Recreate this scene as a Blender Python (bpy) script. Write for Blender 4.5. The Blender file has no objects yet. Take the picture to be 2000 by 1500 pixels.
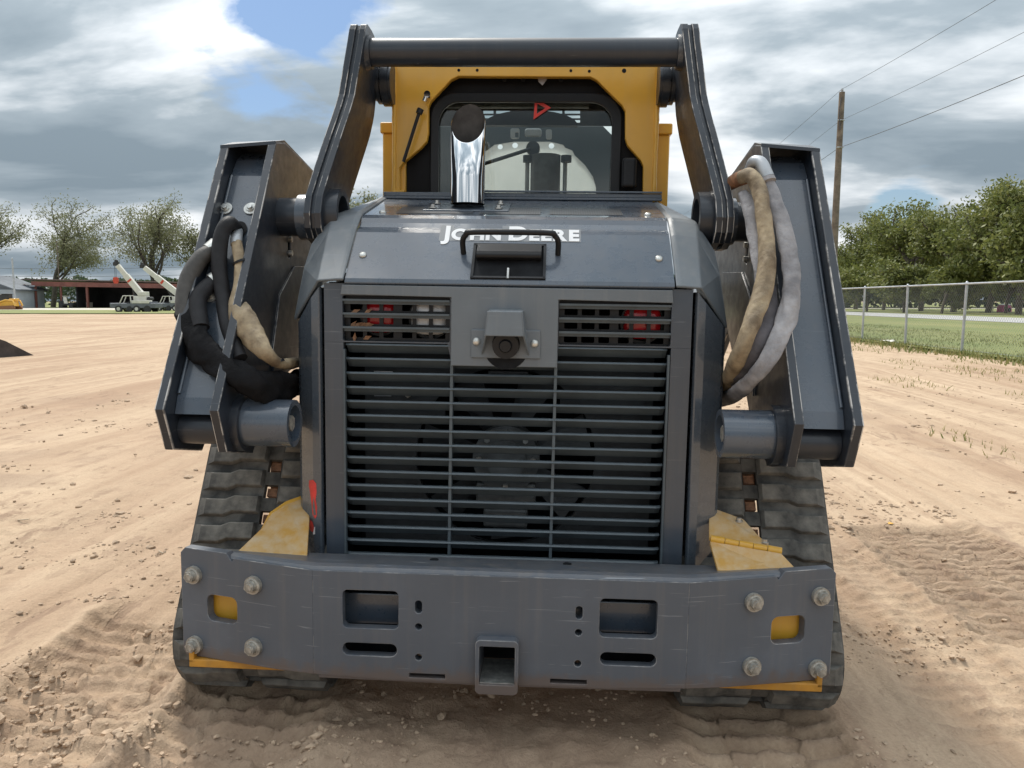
import bpy, bmesh, math, random
import numpy as np
from mathutils import Matrix, Vector

random.seed(7)
RNG = np.random.default_rng(11)
SC = bpy.context.scene
COL = SC.collection
R = math.radians

# ------------------------------------------------------------------ camera
F_PX = 1502.0                       # focal length in photo pixels (2000 wide)
PITCH, YAW, ROLL_M = R(-6.163), R(2.868), R(-0.893)
CAM = Vector((0.1284, -2.0127, 1.2125))

def rot(p, r, y):
    return (Matrix.Rotation(y, 3, 'Z') @ Matrix.Rotation(p, 3, 'X') @ Matrix.Rotation(r, 3, 'Y'))

R_WORLD = rot(PITCH, 0.0, YAW)      # camera axes (right, forward, up) in the world
R_MACH = rot(PITCH, ROLL_M, YAW)    # the same in the loader's own frame: it stands tilted on the sand

def mat4(r3, loc):
    m = r3.to_4x4(); m.translation = loc; return m

cam_d = bpy.data.cameras.new('camera')
cam = bpy.data.objects.new('camera', cam_d); COL.objects.link(cam)
cam_d.sensor_fit = 'HORIZONTAL'; cam_d.sensor_width = 36.0
cam_d.lens = 36.0 * F_PX / 2000.0
cam_d.clip_start = 0.05; cam_d.clip_end = 3000
rt, fw, up = R_WORLD.col[0], R_WORLD.col[1], R_WORLD.col[2]
cam.matrix_world = Matrix(((rt[0], up[0], -fw[0], CAM[0]), (rt[1], up[1], -fw[1], CAM[1]),
                           (rt[2], up[2], -fw[2], CAM[2]), (0, 0, 0, 1)))
SC.camera = cam
M_ROOT = mat4(R_WORLD, CAM) @ mat4(R_MACH, CAM).inverted()

# ------------------------------------------------------------------ light
SUN_EL, SUN_AZ = R(58), R(-28)      # azimuth from +Y towards +X
world = bpy.data.worlds.new('World'); SC.world = world; world.use_nodes = True
SUN_STRENGTH, SUN_ANGLE, EXPOSURE = 1.5, 9, 1.24

def build_world():
    nt = world.node_tree; N = nt.nodes; L = nt.links
    for n in list(N): N.remove(n)
    out = N.new('ShaderNodeOutputWorld'); bg = N.new('ShaderNodeBackground')
    sky = N.new('ShaderNodeTexSky'); sky.sky_type = 'NISHITA'; sky.sun_disc = False
    sky.sun_elevation = SUN_EL; sky.sun_rotation = SUN_AZ; sky.air_density = 1.0; sky.dust_density = 0.3; sky.ozone_density = 2.0
    tc = N.new('ShaderNodeTexCoord'); sep = N.new('ShaderNodeSeparateXYZ')
    L.new(tc.outputs['Generated'], sep.inputs[0])
    def math_(op, a, b=None, clamp=False):
        n = N.new('ShaderNodeMath'); n.operation = op; n.use_clamp = clamp
        for i, v in enumerate((a, b)):
            if v is None: continue
            if isinstance(v, (int, float)): n.inputs[i].default_value = v
            else: L.new(v, n.inputs[i])
        return n.outputs[0]
    z = math_('MAXIMUM', sep.outputs[2], 0.0)
    zz = math_('ADD', z, 0.20)
    u = math_('DIVIDE', sep.outputs[0], zz); v = math_('DIVIDE', sep.outputs[1], zz)
    comb = N.new('ShaderNodeCombineXYZ'); L.new(u, comb.inputs[0]); L.new(v, comb.inputs[1])
    def noise(scale, detail, rough, loc, dist=0.0, sx=1.0, sy=1.0):
        mp_ = N.new('ShaderNodeMapping'); mp_.inputs['Location'].default_value = loc
        mp_.inputs['Scale'].default_value = (sx, sy, 1)
        L.new(comb.outputs[0], mp_.inputs[0])
        n = N.new('ShaderNodeTexNoise'); n.inputs['Scale'].default_value = scale
        n.inputs['Detail'].default_value = detail; n.inputs['Roughness'].default_value = rough
        n.inputs['Distortion'].default_value = dist
        L.new(mp_.outputs[0], n.inputs['Vector']); return n.outputs['Fac']
    def ramp(fac, stops):
        n = N.new('ShaderNodeValToRGB'); cr = n.color_ramp
        while len(cr.elements) < len(stops): cr.elements.new(0.5)
        for e, (p, c) in zip(cr.elements, stops):
            e.position = p; e.color = c if len(c) == 4 else (*c, 1)
        L.new(fac, n.inputs[0]); return n.outputs[0]
    big = noise(0.95, 2, 0.45, (3.1, 1.7, 0), 0.2)
    med = noise(2.4, 8, 0.58, (0.4, 5.2, 0), 0.2, 0.85, 1.0)
    cover = math_('ADD', math_('MULTIPLY', big, 0.55), math_('MULTIPLY', med, 0.45))
    # two rifts in the cloud deck where the blue shows
    for px, py, amt, k in ((585, -25, 0.27, 620.0), (1765, 390, 0.24, 900.0)):
        dv = (R_WORLD @ Vector(((px - 1000) / F_PX, 1, -(py - 750) / F_PX))).normalized()
        dp = N.new('ShaderNodeVectorMath'); dp.operation = 'DOT_PRODUCT'; dp.inputs[1].default_value = dv
        L.new(tc.outputs['Generated'], dp.inputs[0])
        g = math_('EXPONENT', math_('MULTIPLY', math_('SUBTRACT', dp.outputs['Value'], 1.0), k))
        cover = math_('SUBTRACT', cover, math_('MULTIPLY', g, amt))
    cover = math_('ADD', cover, 0.075)
    # shade of the cloud undersides: white edges, blue-grey bellies
    shade_n = noise(1.45, 7, 0.52, (5.5, 14.2, 0), 0.25, 0.7, 1.15)
    shade = ramp(shade_n, [(0.34, (0.125, 0.158, 0.185)), (0.46, (0.190, 0.225, 0.252)),
                           (0.545, (0.37, 0.395, 0.415)), (0.65, (0.57, 0.58, 0.585))])
    mask = ramp(cover, [(0.375, (0, 0, 0)), (0.44, (1, 1, 1))])
    skyc = N.new('ShaderNodeVectorMath'); skyc.operation = 'SCALE'; skyc.inputs['Scale'].default_value = 0.046
    L.new(sky.outputs[0], skyc.inputs[0])
    mix = N.new('ShaderNodeMix'); mix.data_type = 'RGBA'
    L.new(mask, mix.inputs['Factor']); L.new(skyc.outputs[0], mix.inputs[6]); L.new(shade, mix.inputs[7])
    # overcast sky is brighter towards the zenith
    gain = math_('ADD', math_('MULTIPLY', z, 1.15), 0.72)
    sc2 = N.new('ShaderNodeVectorMath'); sc2.operation = 'SCALE'
    L.new(mix.outputs[2], sc2.inputs[0]); L.new(gain, sc2.inputs['Scale'])
    L.new(sc2.outputs[0], bg.inputs[0]); bg.inputs[1].default_value = 1.0
    L.new(bg.outputs[0], out.inputs[0])
build_world()

sun_d = bpy.data.lights.new('sun', 'SUN'); sun_d.energy = SUN_STRENGTH; sun_d.angle = R(SUN_ANGLE)
sun_d.color = (1.0, 0.95, 0.87)
sun = bpy.data.objects.new('sun', sun_d); COL.objects.link(sun)
sd = Vector((math.sin(SUN_AZ) * math.cos(SUN_EL), math.cos(SUN_AZ) * math.cos(SUN_EL), math.sin(SUN_EL)))
sun.rotation_euler = (-sd).to_track_quat('-Z', 'Y').to_euler(); sun.location = (0, 0, 30)

SC.render.engine = 'CYCLES'
SC.cycles.max_bounces = 6; SC.cycles.diffuse_bounces = 3; SC.cycles.glossy_bounces = 3; SC.cycles.transparent_max_bounces = 10
world.cycles.sampling_method = 'MANUAL'; world.cycles.sample_map_resolution = 512
SC.view_settings.view_transform = 'Standard'; SC.view_settings.look = 'None'
SC.view_settings.exposure = EXPOSURE; SC.view_settings.gamma = 1.0
SC.view_settings.use_curve_mapping = False

# ------------------------------------------------------------------ pixel helpers
def mp(px, py, Y):
    """photo pixel -> point of the loader's frame on the plane Y"""
    d = R_MACH @ Vector(((px - 1000) / F_PX, 1, -(py - 750) / F_PX))
    t = (Y - CAM.y) / d.y
    return CAM + d * t

def wp(px, dist, z=0.0):
    """column px of the photo at a distance along the view -> world point"""
    f2 = Vector((fw[0], fw[1], 0)).normalized(); r2 = Vector((rt[0], rt[1], 0)).normalized()
    p = CAM + f2 * dist + r2 * ((px - 1000) / F_PX * dist)
    return Vector((p.x, p.y, z))

# ------------------------------------------------------------------ materials
MATS = {}
def nodes(name):
    m = bpy.data.materials.new(name); m.use_nodes = True
    nt = m.node_tree; b = nt.nodes['Principled BSDF']
    MATS[name] = m
    return m, nt, b

def tex(nt, scale, detail=4, rough=0.55, coord='Object', sc=(1, 1, 1), dist=0.0, rotz=0.0):
    tc = nt.nodes.new('ShaderNodeTexCoord'); mpn = nt.nodes.new('ShaderNodeMapping')
    mpn.inputs['Scale'].default_value = sc; mpn.inputs['Rotation'].default_value = (0, 0, rotz)
    nt.links.new(tc.outputs[coord], mpn.inputs[0])
    n = nt.nodes.new('ShaderNodeTexNoise'); n.inputs['Scale'].default_value = scale
    n.inputs['Detail'].default_value = detail; n.inputs['Roughness'].default_value = rough
    n.inputs['Distortion'].default_value = dist
    nt.links.new(mpn.outputs[0], n.inputs['Vector'])
    return n.outputs['Fac']

def rampn(nt, fac, stops):
    n = nt.nodes.new('ShaderNodeValToRGB'); cr = n.color_ramp
    while len(cr.elements) < len(stops): cr.elements.new(0.5)
    for e, (p, c) in zip(cr.elements, stops):
        e.position = p
        e.color = (c, c, c, 1) if isinstance(c, (int, float)) else (*c, 1)
    nt.links.new(fac, n.inputs[0]); return n.outputs[0]

def mixc(nt, fac, a, b):
    n = nt.nodes.new('ShaderNodeMix'); n.data_type = 'RGBA'
    for i, v in ((0, fac), (6, a), (7, b)):
        if isinstance(v, (int, float)): n.inputs[i].default_value = v
        elif isinstance(v, tuple): n.inputs[i].default_value = (*v, 1) if len(v) == 3 else v
        else: nt.links.new(v, n.inputs[i])
    return n.outputs[2]

def mathn(nt, op, a, b=None, clamp=False):
    n = nt.nodes.new('ShaderNodeMath'); n.operation = op; n.use_clamp = clamp
    for i, v in enumerate((a, b)):
        if v is None: continue
        if isinstance(v, (int, float)): n.inputs[i].default_value = v
        else: nt.links.new(v, n.inputs[i])
    return n.outputs[0]

def bumpn(nt, b, h, strength, dist):
    n = nt.nodes.new('ShaderNodeBump'); n.inputs['Strength'].default_value = strength
    n.inputs['Distance'].default_value = dist
    nt.links.new(h, n.inputs['Height']); nt.links.new(n.outputs[0], b.inputs['Normal'])

def paint(name, col, rough=0.35, coat=0.5, dust=0.25, dustcol=(0.30, 0.235, 0.17), scratch=0.3,
          scratchcol=(0.35, 0.37, 0.39), edge=0.0, coat_rough=0.10, orange=0.025, edge_axis='X', rust_z=0.0):
    m, nt, b = nodes(name)
    n1 = tex(nt, 3.0, 6, 0.6); n2 = tex(nt, 26, 5, 0.65)
    c = mixc(nt, rampn(nt, n1, [(0.3, 0.0), (0.75, 1.0)]), tuple(x * 0.88 for x in col), tuple(min(1, x * 1.13) for x in col))
    if dust:
        # dust settles on upward faces and in patches
        ge = nt.nodes.new('ShaderNodeNewGeometry'); s = nt.nodes.new('ShaderNodeSeparateXYZ')
        nt.links.new(ge.outputs['Normal'], s.inputs[0])
        upf = mathn(nt, 'MULTIPLY', mathn(nt, 'MAXIMUM', s.outputs[2], 0.0), 0.8)
        d = mathn(nt, 'MULTIPLY', mathn(nt, 'ADD', upf, 0.22), rampn(nt, n2, [(0.35, 0.15), (0.75, 1.0)]))
        d = mathn(nt, 'MULTIPLY', d, dust, True)
        c = mixc(nt, d, c, dustcol)
    if dust:
        runs = rampn(nt, tex(nt, 30, 3, 0.6, sc=(1, 1, 0.05)), [(0.52, 0), (0.72, 1)])
        c = mixc(nt, mathn(nt, 'MULTIPLY', runs, min(.35, dust * .55)), c, dustcol)
    if scratch:
        k = None
        for ang, sc_, thr in ((0.25, 5.5, .715), (-0.75, 6.5, .72), (0.85, 4.5, .72)):
            tc = nt.nodes.new('ShaderNodeTexCoord'); mpn = nt.nodes.new('ShaderNodeMapping')
            mpn.inputs['Rotation'].default_value = (0.3, ang, 0.2); mpn.inputs['Scale'].default_value = (1, 1, 34)
            nt.links.new(tc.outputs['Object'], mpn.inputs[0])
            nz = nt.nodes.new('ShaderNodeTexNoise'); nz.inputs['Scale'].default_value = sc_; nz.inputs['Detail'].default_value = 2
            nz.inputs['Distortion'].default_value = 0.5; nt.links.new(mpn.outputs[0], nz.inputs['Vector'])
            r_ = rampn(nt, nz.outputs['Fac'], [(thr, 0), (thr + .03, 1)])
            k = r_ if k is None else mathn(nt, 'MAXIMUM', k, r_)
        c = mixc(nt, mathn(nt, 'MULTIPLY', k, scratch), c, scratchcol)
        c = mixc(nt, mathn(nt, 'MULTIPLY', rampn(nt, n1, [(0.56, 0), (0.74, 1)]), scratch * .8), c, tuple(min(1, x * 1.8) for x in col))
    if edge:
        # chipped paint along the chamfered plate edges
        ge = nt.nodes.new('ShaderNodeNewGeometry'); vt = nt.nodes.new('ShaderNodeVectorTransform')
        vt.vector_type = 'NORMAL'; vt.convert_from = 'WORLD'; vt.convert_to = 'OBJECT'
        nt.links.new(ge.outputs['True Normal'], vt.inputs[0]); sp = nt.nodes.new('ShaderNodeSeparateXYZ'); nt.links.new(vt.outputs[0], sp.inputs[0])
        ax = mathn(nt, 'ABSOLUTE', sp.outputs[0 if edge_axis == 'X' else 1])
        e = rampn(nt, ax, [(0.22, 0), (0.30, 1), (0.90, 1), (0.945, 0)])
        e = mathn(nt, 'MULTIPLY', e, rampn(nt, tex(nt, 11, 4, 0.7), [(0.47, 0.05), (0.60, 1.0)]))
        c = mixc(nt, mathn(nt, 'MULTIPLY', e, edge, True), c, (0.50, 0.48, 0.45))
    if rust_z:
        tc = nt.nodes.new('ShaderNodeTexCoord'); sp = nt.nodes.new('ShaderNodeSeparateXYZ'); nt.links.new(tc.outputs['Object'], sp.inputs[0])
        zz = mathn(nt, 'ADD', sp.outputs[2], mathn(nt, 'MULTIPLY', mathn(nt, 'SUBTRACT', n2, 0.5), 0.10))
        c = mixc(nt, rampn(nt, zz, [(rust_z, 0.75), (rust_z + .035, 0.0)]), c, (0.115, 0.085, 0.070))
    nt.links.new(c, b.inputs['Base Color'])
    nt.links.new(rampn(nt, n2, [(0.3, rough * 0.75), (0.8, min(1, rough * 1.35))]), b.inputs['Roughness'])
    b.inputs['Coat Weight'].default_value = coat; b.inputs['Coat Roughness'].default_value = coat_rough
    if orange: bumpn(nt, b, n2, orange, 0.002)
    return m

def plain(name, col, rough=0.5, metal=0.0, var=0.2, scale=12, bump=0.0, bscale=40, bdist=0.003, col2=None):
    spec = 0.15 if name in ('gasket', 'dark_inside', 'black_sleeve', 'soot', 'shed_wall') else (0.3 if name.startswith(('rubber', 'black', 'cab_')) else 0.5)
    m, nt, b = nodes(name)
    f = tex(nt, scale, 5, 0.6)
    c2 = col2 or tuple(min(1, x * (1 + var)) for x in col)
    nt.links.new(mixc(nt, rampn(nt, f, [(0.35, 0), (0.68, 1)]), tuple(x * (1 - var) for x in col), c2), b.inputs['Base Color'])
    b.inputs['Roughness'].default_value = rough; b.inputs['Metallic'].default_value = metal; b.inputs['Specular IOR Level'].default_value = spec
    if bump: bumpn(nt, b, tex(nt, bscale, 5, 0.6), bump, bdist)
    return m

GREY = (0.054, 0.074, 0.102)
paint('paint_grey', GREY, 0.30, 0.7, 0.10, scratch=0.10, coat_rough=0.06)
paint('paint_gloss', (0.062, 0.078, 0.098), 0.28, 0.85, 0.10, scratch=0.16, coat_rough=0.035, orange=0.03)
paint('paint_panel', (0.044, 0.059, 0.080), 0.36, 0.45, 0.12, scratch=0.22, coat_rough=0.12)
paint('paint_arm', (0.013, 0.019, 0.029), 0.42, 0.22, 0.05, scratch=0.10, edge=1.0, coat_rough=0.1)
paint('paint_bumper', (0.078, 0.093, 0.116), 0.50, 0.12, 0.14, scratch=0.32, edge=0.5, coat_rough=0.3, orange=0.2, edge_axis='Y', rust_z=0.172)
paint('paint_fold', (0.080, 0.096, 0.120), 0.42, 0.25, 0.25, scratch=0.7, coat_rough=0.3, orange=0.2)
paint('paint_yellow_worn', (0.42, 0.20, 0.022), 0.5, 0.1, 0.6, dustcol=(0.20, 0.13, 0.08), scratch=0.9, scratchcol=(0.12, 0.06, 0.03), coat_rough=0.3, orange=0.3)
paint('paint_shell', (0.125, 0.146, 0.165), 0.50, 0.15, 0.35, dustcol=(0.27, 0.26, 0.24), scratch=0.12, coat_rough=0.25)
paint('paint_yellow', (0.70, 0.375, 0.036), 0.38, 0.4, 0.16, dustcol=(0.46, 0.34, 0.20), scratch=0.0, coat_rough=0.15)
paint('paint_fender', (0.57, 0.30, 0.045), 0.42, 0.3, 1.1, dustcol=(0.60, 0.46, 0.29), scratch=0.0, coat_rough=0.2)
plain('slat', (0.072, 0.092, 0.106), 0.42, var=0.15)
plain('black_plastic', (0.012, 0.013, 0.015), 0.38, var=0.2)
plain('soot', (0.060, 0.054, 0.050), 0.6, var=0.4)
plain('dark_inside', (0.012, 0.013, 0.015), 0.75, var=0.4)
plain('cooler', (0.030, 0.033, 0.036), 0.55, var=0.3, bump=0.3, bscale=160)
plain('engine_grey', (0.12, 0.125, 0.125), 0.5, 0.3, var=0.35)
plain('steel', (0.52, 0.52, 0.50), 0.35, 0.9, var=0.25, scale=60)
plain('zinc', (0.56, 0.56, 0.53), 0.42, 0.75, var=0.3, scale=45, bump=0.3)
plain('bolt_dusty', (0.36, 0.34, 0.30), 0.55, 0.45, var=0.35, scale=70, bump=0.3)
plain('rust', (0.235, 0.115, 0.060), 0.8, 0.0, var=0.45, scale=50, bump=0.5)
plain('white_decal', (0.82, 0.82, 0.82), 0.4, var=0.04)
plain('grey_decal', (0.22, 0.23, 0.24), 0.45, var=0.05)
plain('red_tape', (0.62, 0.045, 0.035), 0.5, var=0.25, scale=30)
plain('tan_sleeve', (0.26, 0.19, 0.115), 0.72, var=0.45, scale=17, bump=0.6, bscale=60, bdist=0.005, col2=(0.42, 0.335, 0.215))
plain('white_sleeve', (0.27, 0.265, 0.28), 0.75, var=0.35, scale=13, bump=0.7, bscale=60, bdist=0.006, col2=(0.41, 0.40, 0.41))
plain('dark_sleeve', (0.085, 0.080, 0.088), 0.8, var=0.35, scale=18, bump=0.6, bscale=24, bdist=0.008)
plain('black_sleeve', (0.007, 0.007, 0.008), 0.78, var=0.4, scale=18, bump=0.9, bscale=22, bdist=0.010)
plain('grey_hose', (0.055, 0.052, 0.048), 0.62, var=0.3, scale=30, bump=0.3, bscale=120)
plain('black_hose', (0.014, 0.014, 0.016), 0.6, var=0.3, scale=30, bump=0.3, bscale=140)
plain('rubber', (0.060, 0.059, 0.056), 0.78, var=0.35, scale=11, bump=0.35, bscale=45, bdist=0.003, col2=(0.170, 0.160, 0.142))
plain('rubber_lug', (0.105, 0.102, 0.094), 0.8, var=0.35, scale=16, bump=0.4, bscale=60, bdist=0.003, col2=(0.200, 0.188, 0.165))
plain('gasket', (0.006, 0.006, 0.007), 0.45, var=0.2)
plain('cab_inside', (0.055, 0.060, 0.066), 0.7, var=0.2)
plain('red_lens', (0.40, 0.012, 0.016), 0.18, var=0.15, scale=40)
plain('white_lens', (0.72, 0.72, 0.72), 0.15, var=0.12, scale=60)
plain('crane_white', (0.62, 0.60, 0.54), 0.5, var=0.1, scale=2)
plain('crane_grey', (0.12, 0.13, 0.15), 0.5, var=0.2, scale=2)
plain('crane_dark', (0.03, 0.03, 0.032), 0.6, var=0.3, scale=2)
plain('hook_red', (0.55, 0.06, 0.03), 0.5, var=0.1)
plain('shed_red', (0.16, 0.055, 0.042), 0.6, var=0.25, scale=0.8)
plain('shed_roof', (0.12, 0.085, 0.075), 0.55, var=0.2, scale=0.5)
plain('shed_wall', (0.030, 0.030, 0.034), 0.8, var=0.35, scale=0.5)
plain('house_wall', (0.34, 0.38, 0.42), 0.7, var=0.1, scale=0.6)
plain('house_roof', (0.10, 0.115, 0.135), 0.7, var=0.2, scale=0.8)
plain('wood_pole', (0.155, 0.125, 0.095), 0.85, var=0.35, scale=4, bump=0.4, bscale=20)
plain('galvanised', (0.42, 0.44, 0.46), 0.45, 0.5, var=0.15, scale=6)
plain('wire', (0.06, 0.06, 0.065), 0.6, var=0.1)
plain('mesh_wire', (0.24, 0.25, 0.26), 0.55, 0.4, var=0.1)
plain('pink', (0.42, 0.07, 0.18), 0.7, var=0.25, scale=3)
plain('bark', (0.105, 0.085, 0.066), 0.9, var=0.35, scale=3, bump=0.5, bscale=14, bdist=0.02)
plain('bark_dark', (0.085, 0.074, 0.062), 0.9, var=0.35, scale=3, bump=0.5, bscale=14, bdist=0.02)
plain('clod', (0.41, 0.302, 0.210), 0.95, var=0.3, scale=18, bump=0.5, bscale=60, bdist=0.01)
plain('twig', (0.40, 0.33, 0.24), 0.8, var=0.3, scale=20)
plain('leaf_dry', (0.33, 0.17, 0.09), 0.8, var=0.35, scale=30)
plain('asphalt', (0.36, 0.355, 0.34), 0.9, var=0.1, scale=0.5)
plain('gravel', (0.50, 0.46, 0.40), 0.95, var=0.12, scale=0.6)
plain('bucket_steel', (0.030, 0.034, 0.040), 0.5, 0.2, var=0.5, scale=5)
plain('bucket_rust', (0.060, 0.050, 0.046), 0.7, 0.1, var=0.4, scale=5)

def mat_chrome():
    m, nt, b = nodes('chrome'); b.inputs['Base Color'].default_value = (0.80, 0.81, 0.82, 1)
    b.inputs['Metallic'].default_value = 1.0; b.inputs['Roughness'].default_value = 0.06
mat_chrome()

def mat_glass(name, tint, gloss):
    m, nt, b = nodes(name); nt.nodes.remove(b)
    o = nt.nodes['Material Output']
    t = nt.nodes.new('ShaderNodeBsdfTransparent'); t.inputs[0].default_value = (*tint, 1)
    g = nt.nodes.new('ShaderNodeBsdfGlossy'); g.inputs['Roughness'].default_value = 0.03
    fr = nt.nodes.new('ShaderNodeFresnel'); fr.inputs[0].default_value = 1.5
    k = mathn(nt, 'MULTIPLY', fr.outputs[0], gloss, True)
    mx = nt.nodes.new('ShaderNodeMixShader')
    nt.links.new(k, mx.inputs[0]); nt.links.new(t.outputs[0], mx.inputs[1]); nt.links.new(g.outputs[0], mx.inputs[2])
    nt.links.new(mx.outputs[0], o.inputs[0])
mat_glass('glass', (0.86, 0.90, 0.88), 1.0)

def mat_milky(name, col, trans, clear):
    """scuffed polycarbonate: part clear, part milky"""
    m, nt, b = nodes(name); nt.nodes.remove(b); o = nt.nodes['Material Output']
    t = nt.nodes.new('ShaderNodeBsdfTransparent')
    tl = nt.nodes.new('ShaderNodeBsdfTranslucent'); df = nt.nodes.new('ShaderNodeBsdfDiffuse')
    c = mixc(nt, rampn(nt, tex(nt, 5, 5, 0.6), [(0.3, 0), (0.7, 1)]), tuple(x * 0.9 for x in col), col)
    nt.links.new(c, tl.inputs[0]); nt.links.new(c, df.inputs[0])
    a = nt.nodes.new('ShaderNodeMixShader'); a.inputs[0].default_value = trans
    nt.links.new(df.outputs[0], a.inputs[1]); nt.links.new(tl.outputs[0], a.inputs[2])
    k = nt.nodes.new('ShaderNodeMixShader'); k.inputs[0].default_value = clear
    nt.links.new(a.outputs[0], k.inputs[1]); nt.links.new(t.outputs[0], k.inputs[2])
    nt.links.new(k.outputs[0], o.inputs[0])
mat_milky('milky_pane', (0.66, 0.68, 0.67), 0.88, 0.40)
mat_milky('smoked_pane', (0.105, 0.125, 0.14), 0.6, 0.08)

def mat_leaf(name, c1, c2, c3):
    m, nt, b = nodes(name)
    oi = nt.nodes.new('ShaderNodeAttribute'); oi.attribute_name = 'tone'
    c = rampn(nt, oi.outputs['Fac'], [(0.0, c1), (0.55, c2), (1.0, c3)])
    nt.links.new(c, b.inputs['Base Color']); b.inputs['Roughness'].default_value = 0.55
    tl = nt.nodes.new('ShaderNodeBsdfTranslucent'); nt.links.new(c, tl.inputs[0])
    mx = nt.nodes.new('ShaderNodeMixShader'); mx.inputs[0].default_value = 0.35
    o = nt.nodes['Material Output']
    nt.links.new(b.outputs[0], mx.inputs[1]); nt.links.new(tl.outputs[0], mx.inputs[2]); nt.links.new(mx.outputs[0], o.inputs[0])
mat_leaf('leaf_pecan', (0.120, 0.132, 0.066), (0.195, 0.205, 0.105), (0.285, 0.285, 0.165))
mat_leaf('leaf_oak', (0.080, 0.102, 0.026), (0.165, 0.185, 0.050), (0.300, 0.295, 0.095))
mat_leaf('leaf_far', (0.032, 0.055, 0.026), (0.050, 0.078, 0.035), (0.075, 0.100, 0.048))
mat_leaf('grass_blade', (0.13, 0.17, 0.045), (0.25, 0.235, 0.085), (0.44, 0.36, 0.18))

def mat_sand():
    m, nt, b = nodes('sand')
    big = tex(nt, 0.16, 6, 0.62); med = tex(nt, 5, 5, 0.65); fine = tex(nt, 90, 4, 0.7)
    # wheel and track marks run away from the camera, a little to the right
    st1 = tex(nt, 2.2, 5, 0.66, sc=(1.0, 0.045, 1), rotz=R(2.5), dist=0.25)
    st3 = tex(nt, 8.0, 4, 0.66, sc=(1.0, 0.028, 1), rotz=R(3.0), dist=0.2)
    st2 = tex(nt, 0.45, 6, 0.68, sc=(1.0, 0.16, 1), rotz=R(4), dist=0.6)
    base = mixc(nt, rampn(nt, st1, [(0.36, 0), (0.66, 1)]), (0.350, 0.245, 0.164), (0.530, 0.402, 0.280))
    base = mixc(nt, mathn(nt, 'MULTIPLY', rampn(nt, st3, [(0.50, 0), (0.64, 1)]), 0.60), base, (0.325, 0.222, 0.148))
    base = mixc(nt, mathn(nt, 'MULTIPLY', rampn(nt, st2, [(0.48, 0), (0.66, 1)]), 0.62), base, (0.345, 0.225, 0.150))
    base = mixc(nt, mathn(nt, 'MULTIPLY', rampn(nt, big, [(0.44, 0), (0.66, 1)]), 0.60), base, (0.555, 0.428, 0.300))
    base = mixc(nt, mathn(nt, 'MULTIPLY', rampn(nt, med, [(0.54, 0), (0.72, 1)]), 0.45), base, (0.300, 0.203, 0.140))
    fl = tex(nt, 8, 4, 0.7, sc=(1.0, 0.42, 1), rotz=R(3), dist=0.5); fl2 = tex(nt, 0.9, 4, 0.6)
    flk = mathn(nt, 'MULTIPLY', rampn(nt, fl, [(0.53, 0), (0.64, 1)]), rampn(nt, fl2, [(0.40, 0.1), (0.62, 0.75)]))
    base = mixc(nt, flk, base, (0.265, 0.180, 0.125))
    at = nt.nodes.new('ShaderNodeAttribute'); at.attribute_name = 'damp_shade'  # darkens damp patches, and paints in shade of print crevices and belly
    base = mixc(nt, mathn(nt, 'MULTIPLY', at.outputs['Fac'], 0.60), base, (0.250, 0.176, 0.130))
    base = mixc(nt, mathn(nt, 'MULTIPLY', rampn(nt, fine, [(0.35, 1), (0.6, 0)]), 0.22), base, (0.190, 0.130, 0.090))
    nt.links.new(base, b.inputs['Base Color']); b.inputs['Roughness'].default_value = 0.95
    b.inputs['Specular IOR Level'].default_value = 0.15
    h = mathn(nt, 'ADD', mathn(nt, 'MULTIPLY', med, 1.0), mathn(nt, 'MULTIPLY', fine, 0.30))
    h = mathn(nt, 'ADD', h, mathn(nt, 'MULTIPLY', tex(nt, 26, 6, 0.7), 0.7))
    h = mathn(nt, 'ADD', h, mathn(nt, 'SUBTRACT', mathn(nt, 'MULTIPLY', st1, 1.3), mathn(nt, 'MULTIPLY', st3, 0.8))); h = mathn(nt, 'SUBTRACT', h, mathn(nt, 'MULTIPLY', flk, 0.5))
    bumpn(nt, b, h, 0.8, 0.016)
mat_sand()

def mat_lawn():
    m, nt, b = nodes('lawn')
    a = tex(nt, 0.25, 5, 0.6, sc=(1, 0.3, 1)); f = tex(nt, 9, 5, 0.7, sc=(1, 0.4, 1))
    c = mixc(nt, rampn(nt, a, [(0.35, 0), (0.68, 1)]), (0.150, 0.178, 0.046), (0.250, 0.240, 0.085))
    c = mixc(nt, mathn(nt, 'MULTIPLY', rampn(nt, f, [(0.35, 0), (0.7, 1)]), 0.35), c, (0.100, 0.130, 0.032))
    nt.links.new(c, b.inputs['Base Color']); b.inputs['Roughness'].default_value = 0.9
    bumpn(nt, b, f, 0.8, 0.05)
mat_lawn()

def mat_perf():
    m, nt, b = nodes('perforated')
    tc = nt.nodes.new('ShaderNodeTexCoord'); mpn = nt.nodes.new('ShaderNodeMapping')
    nt.links.new(tc.outputs['Object'], mpn.inputs[0]); mpn.inputs['Scale'].default_value = (130, 105, 0.0)
    v = nt.nodes.new('ShaderNodeTexVoronoi'); v.inputs['Scale'].default_value = 1.0; v.inputs['Randomness'].default_value = 0.0
    nt.links.new(mpn.outputs[0], v.inputs['Vector'])
    k = rampn(nt, v.outputs['Distance'], [(0.30, 0), (0.36, 1)])
    nt.links.new(mixc(nt, k, (0.012, 0.013, 0.015), (0.06, 0.068, 0.078)), b.inputs['Base Color'])
    b.inputs['Roughness'].default_value = 0.4
mat_perf()

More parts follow.
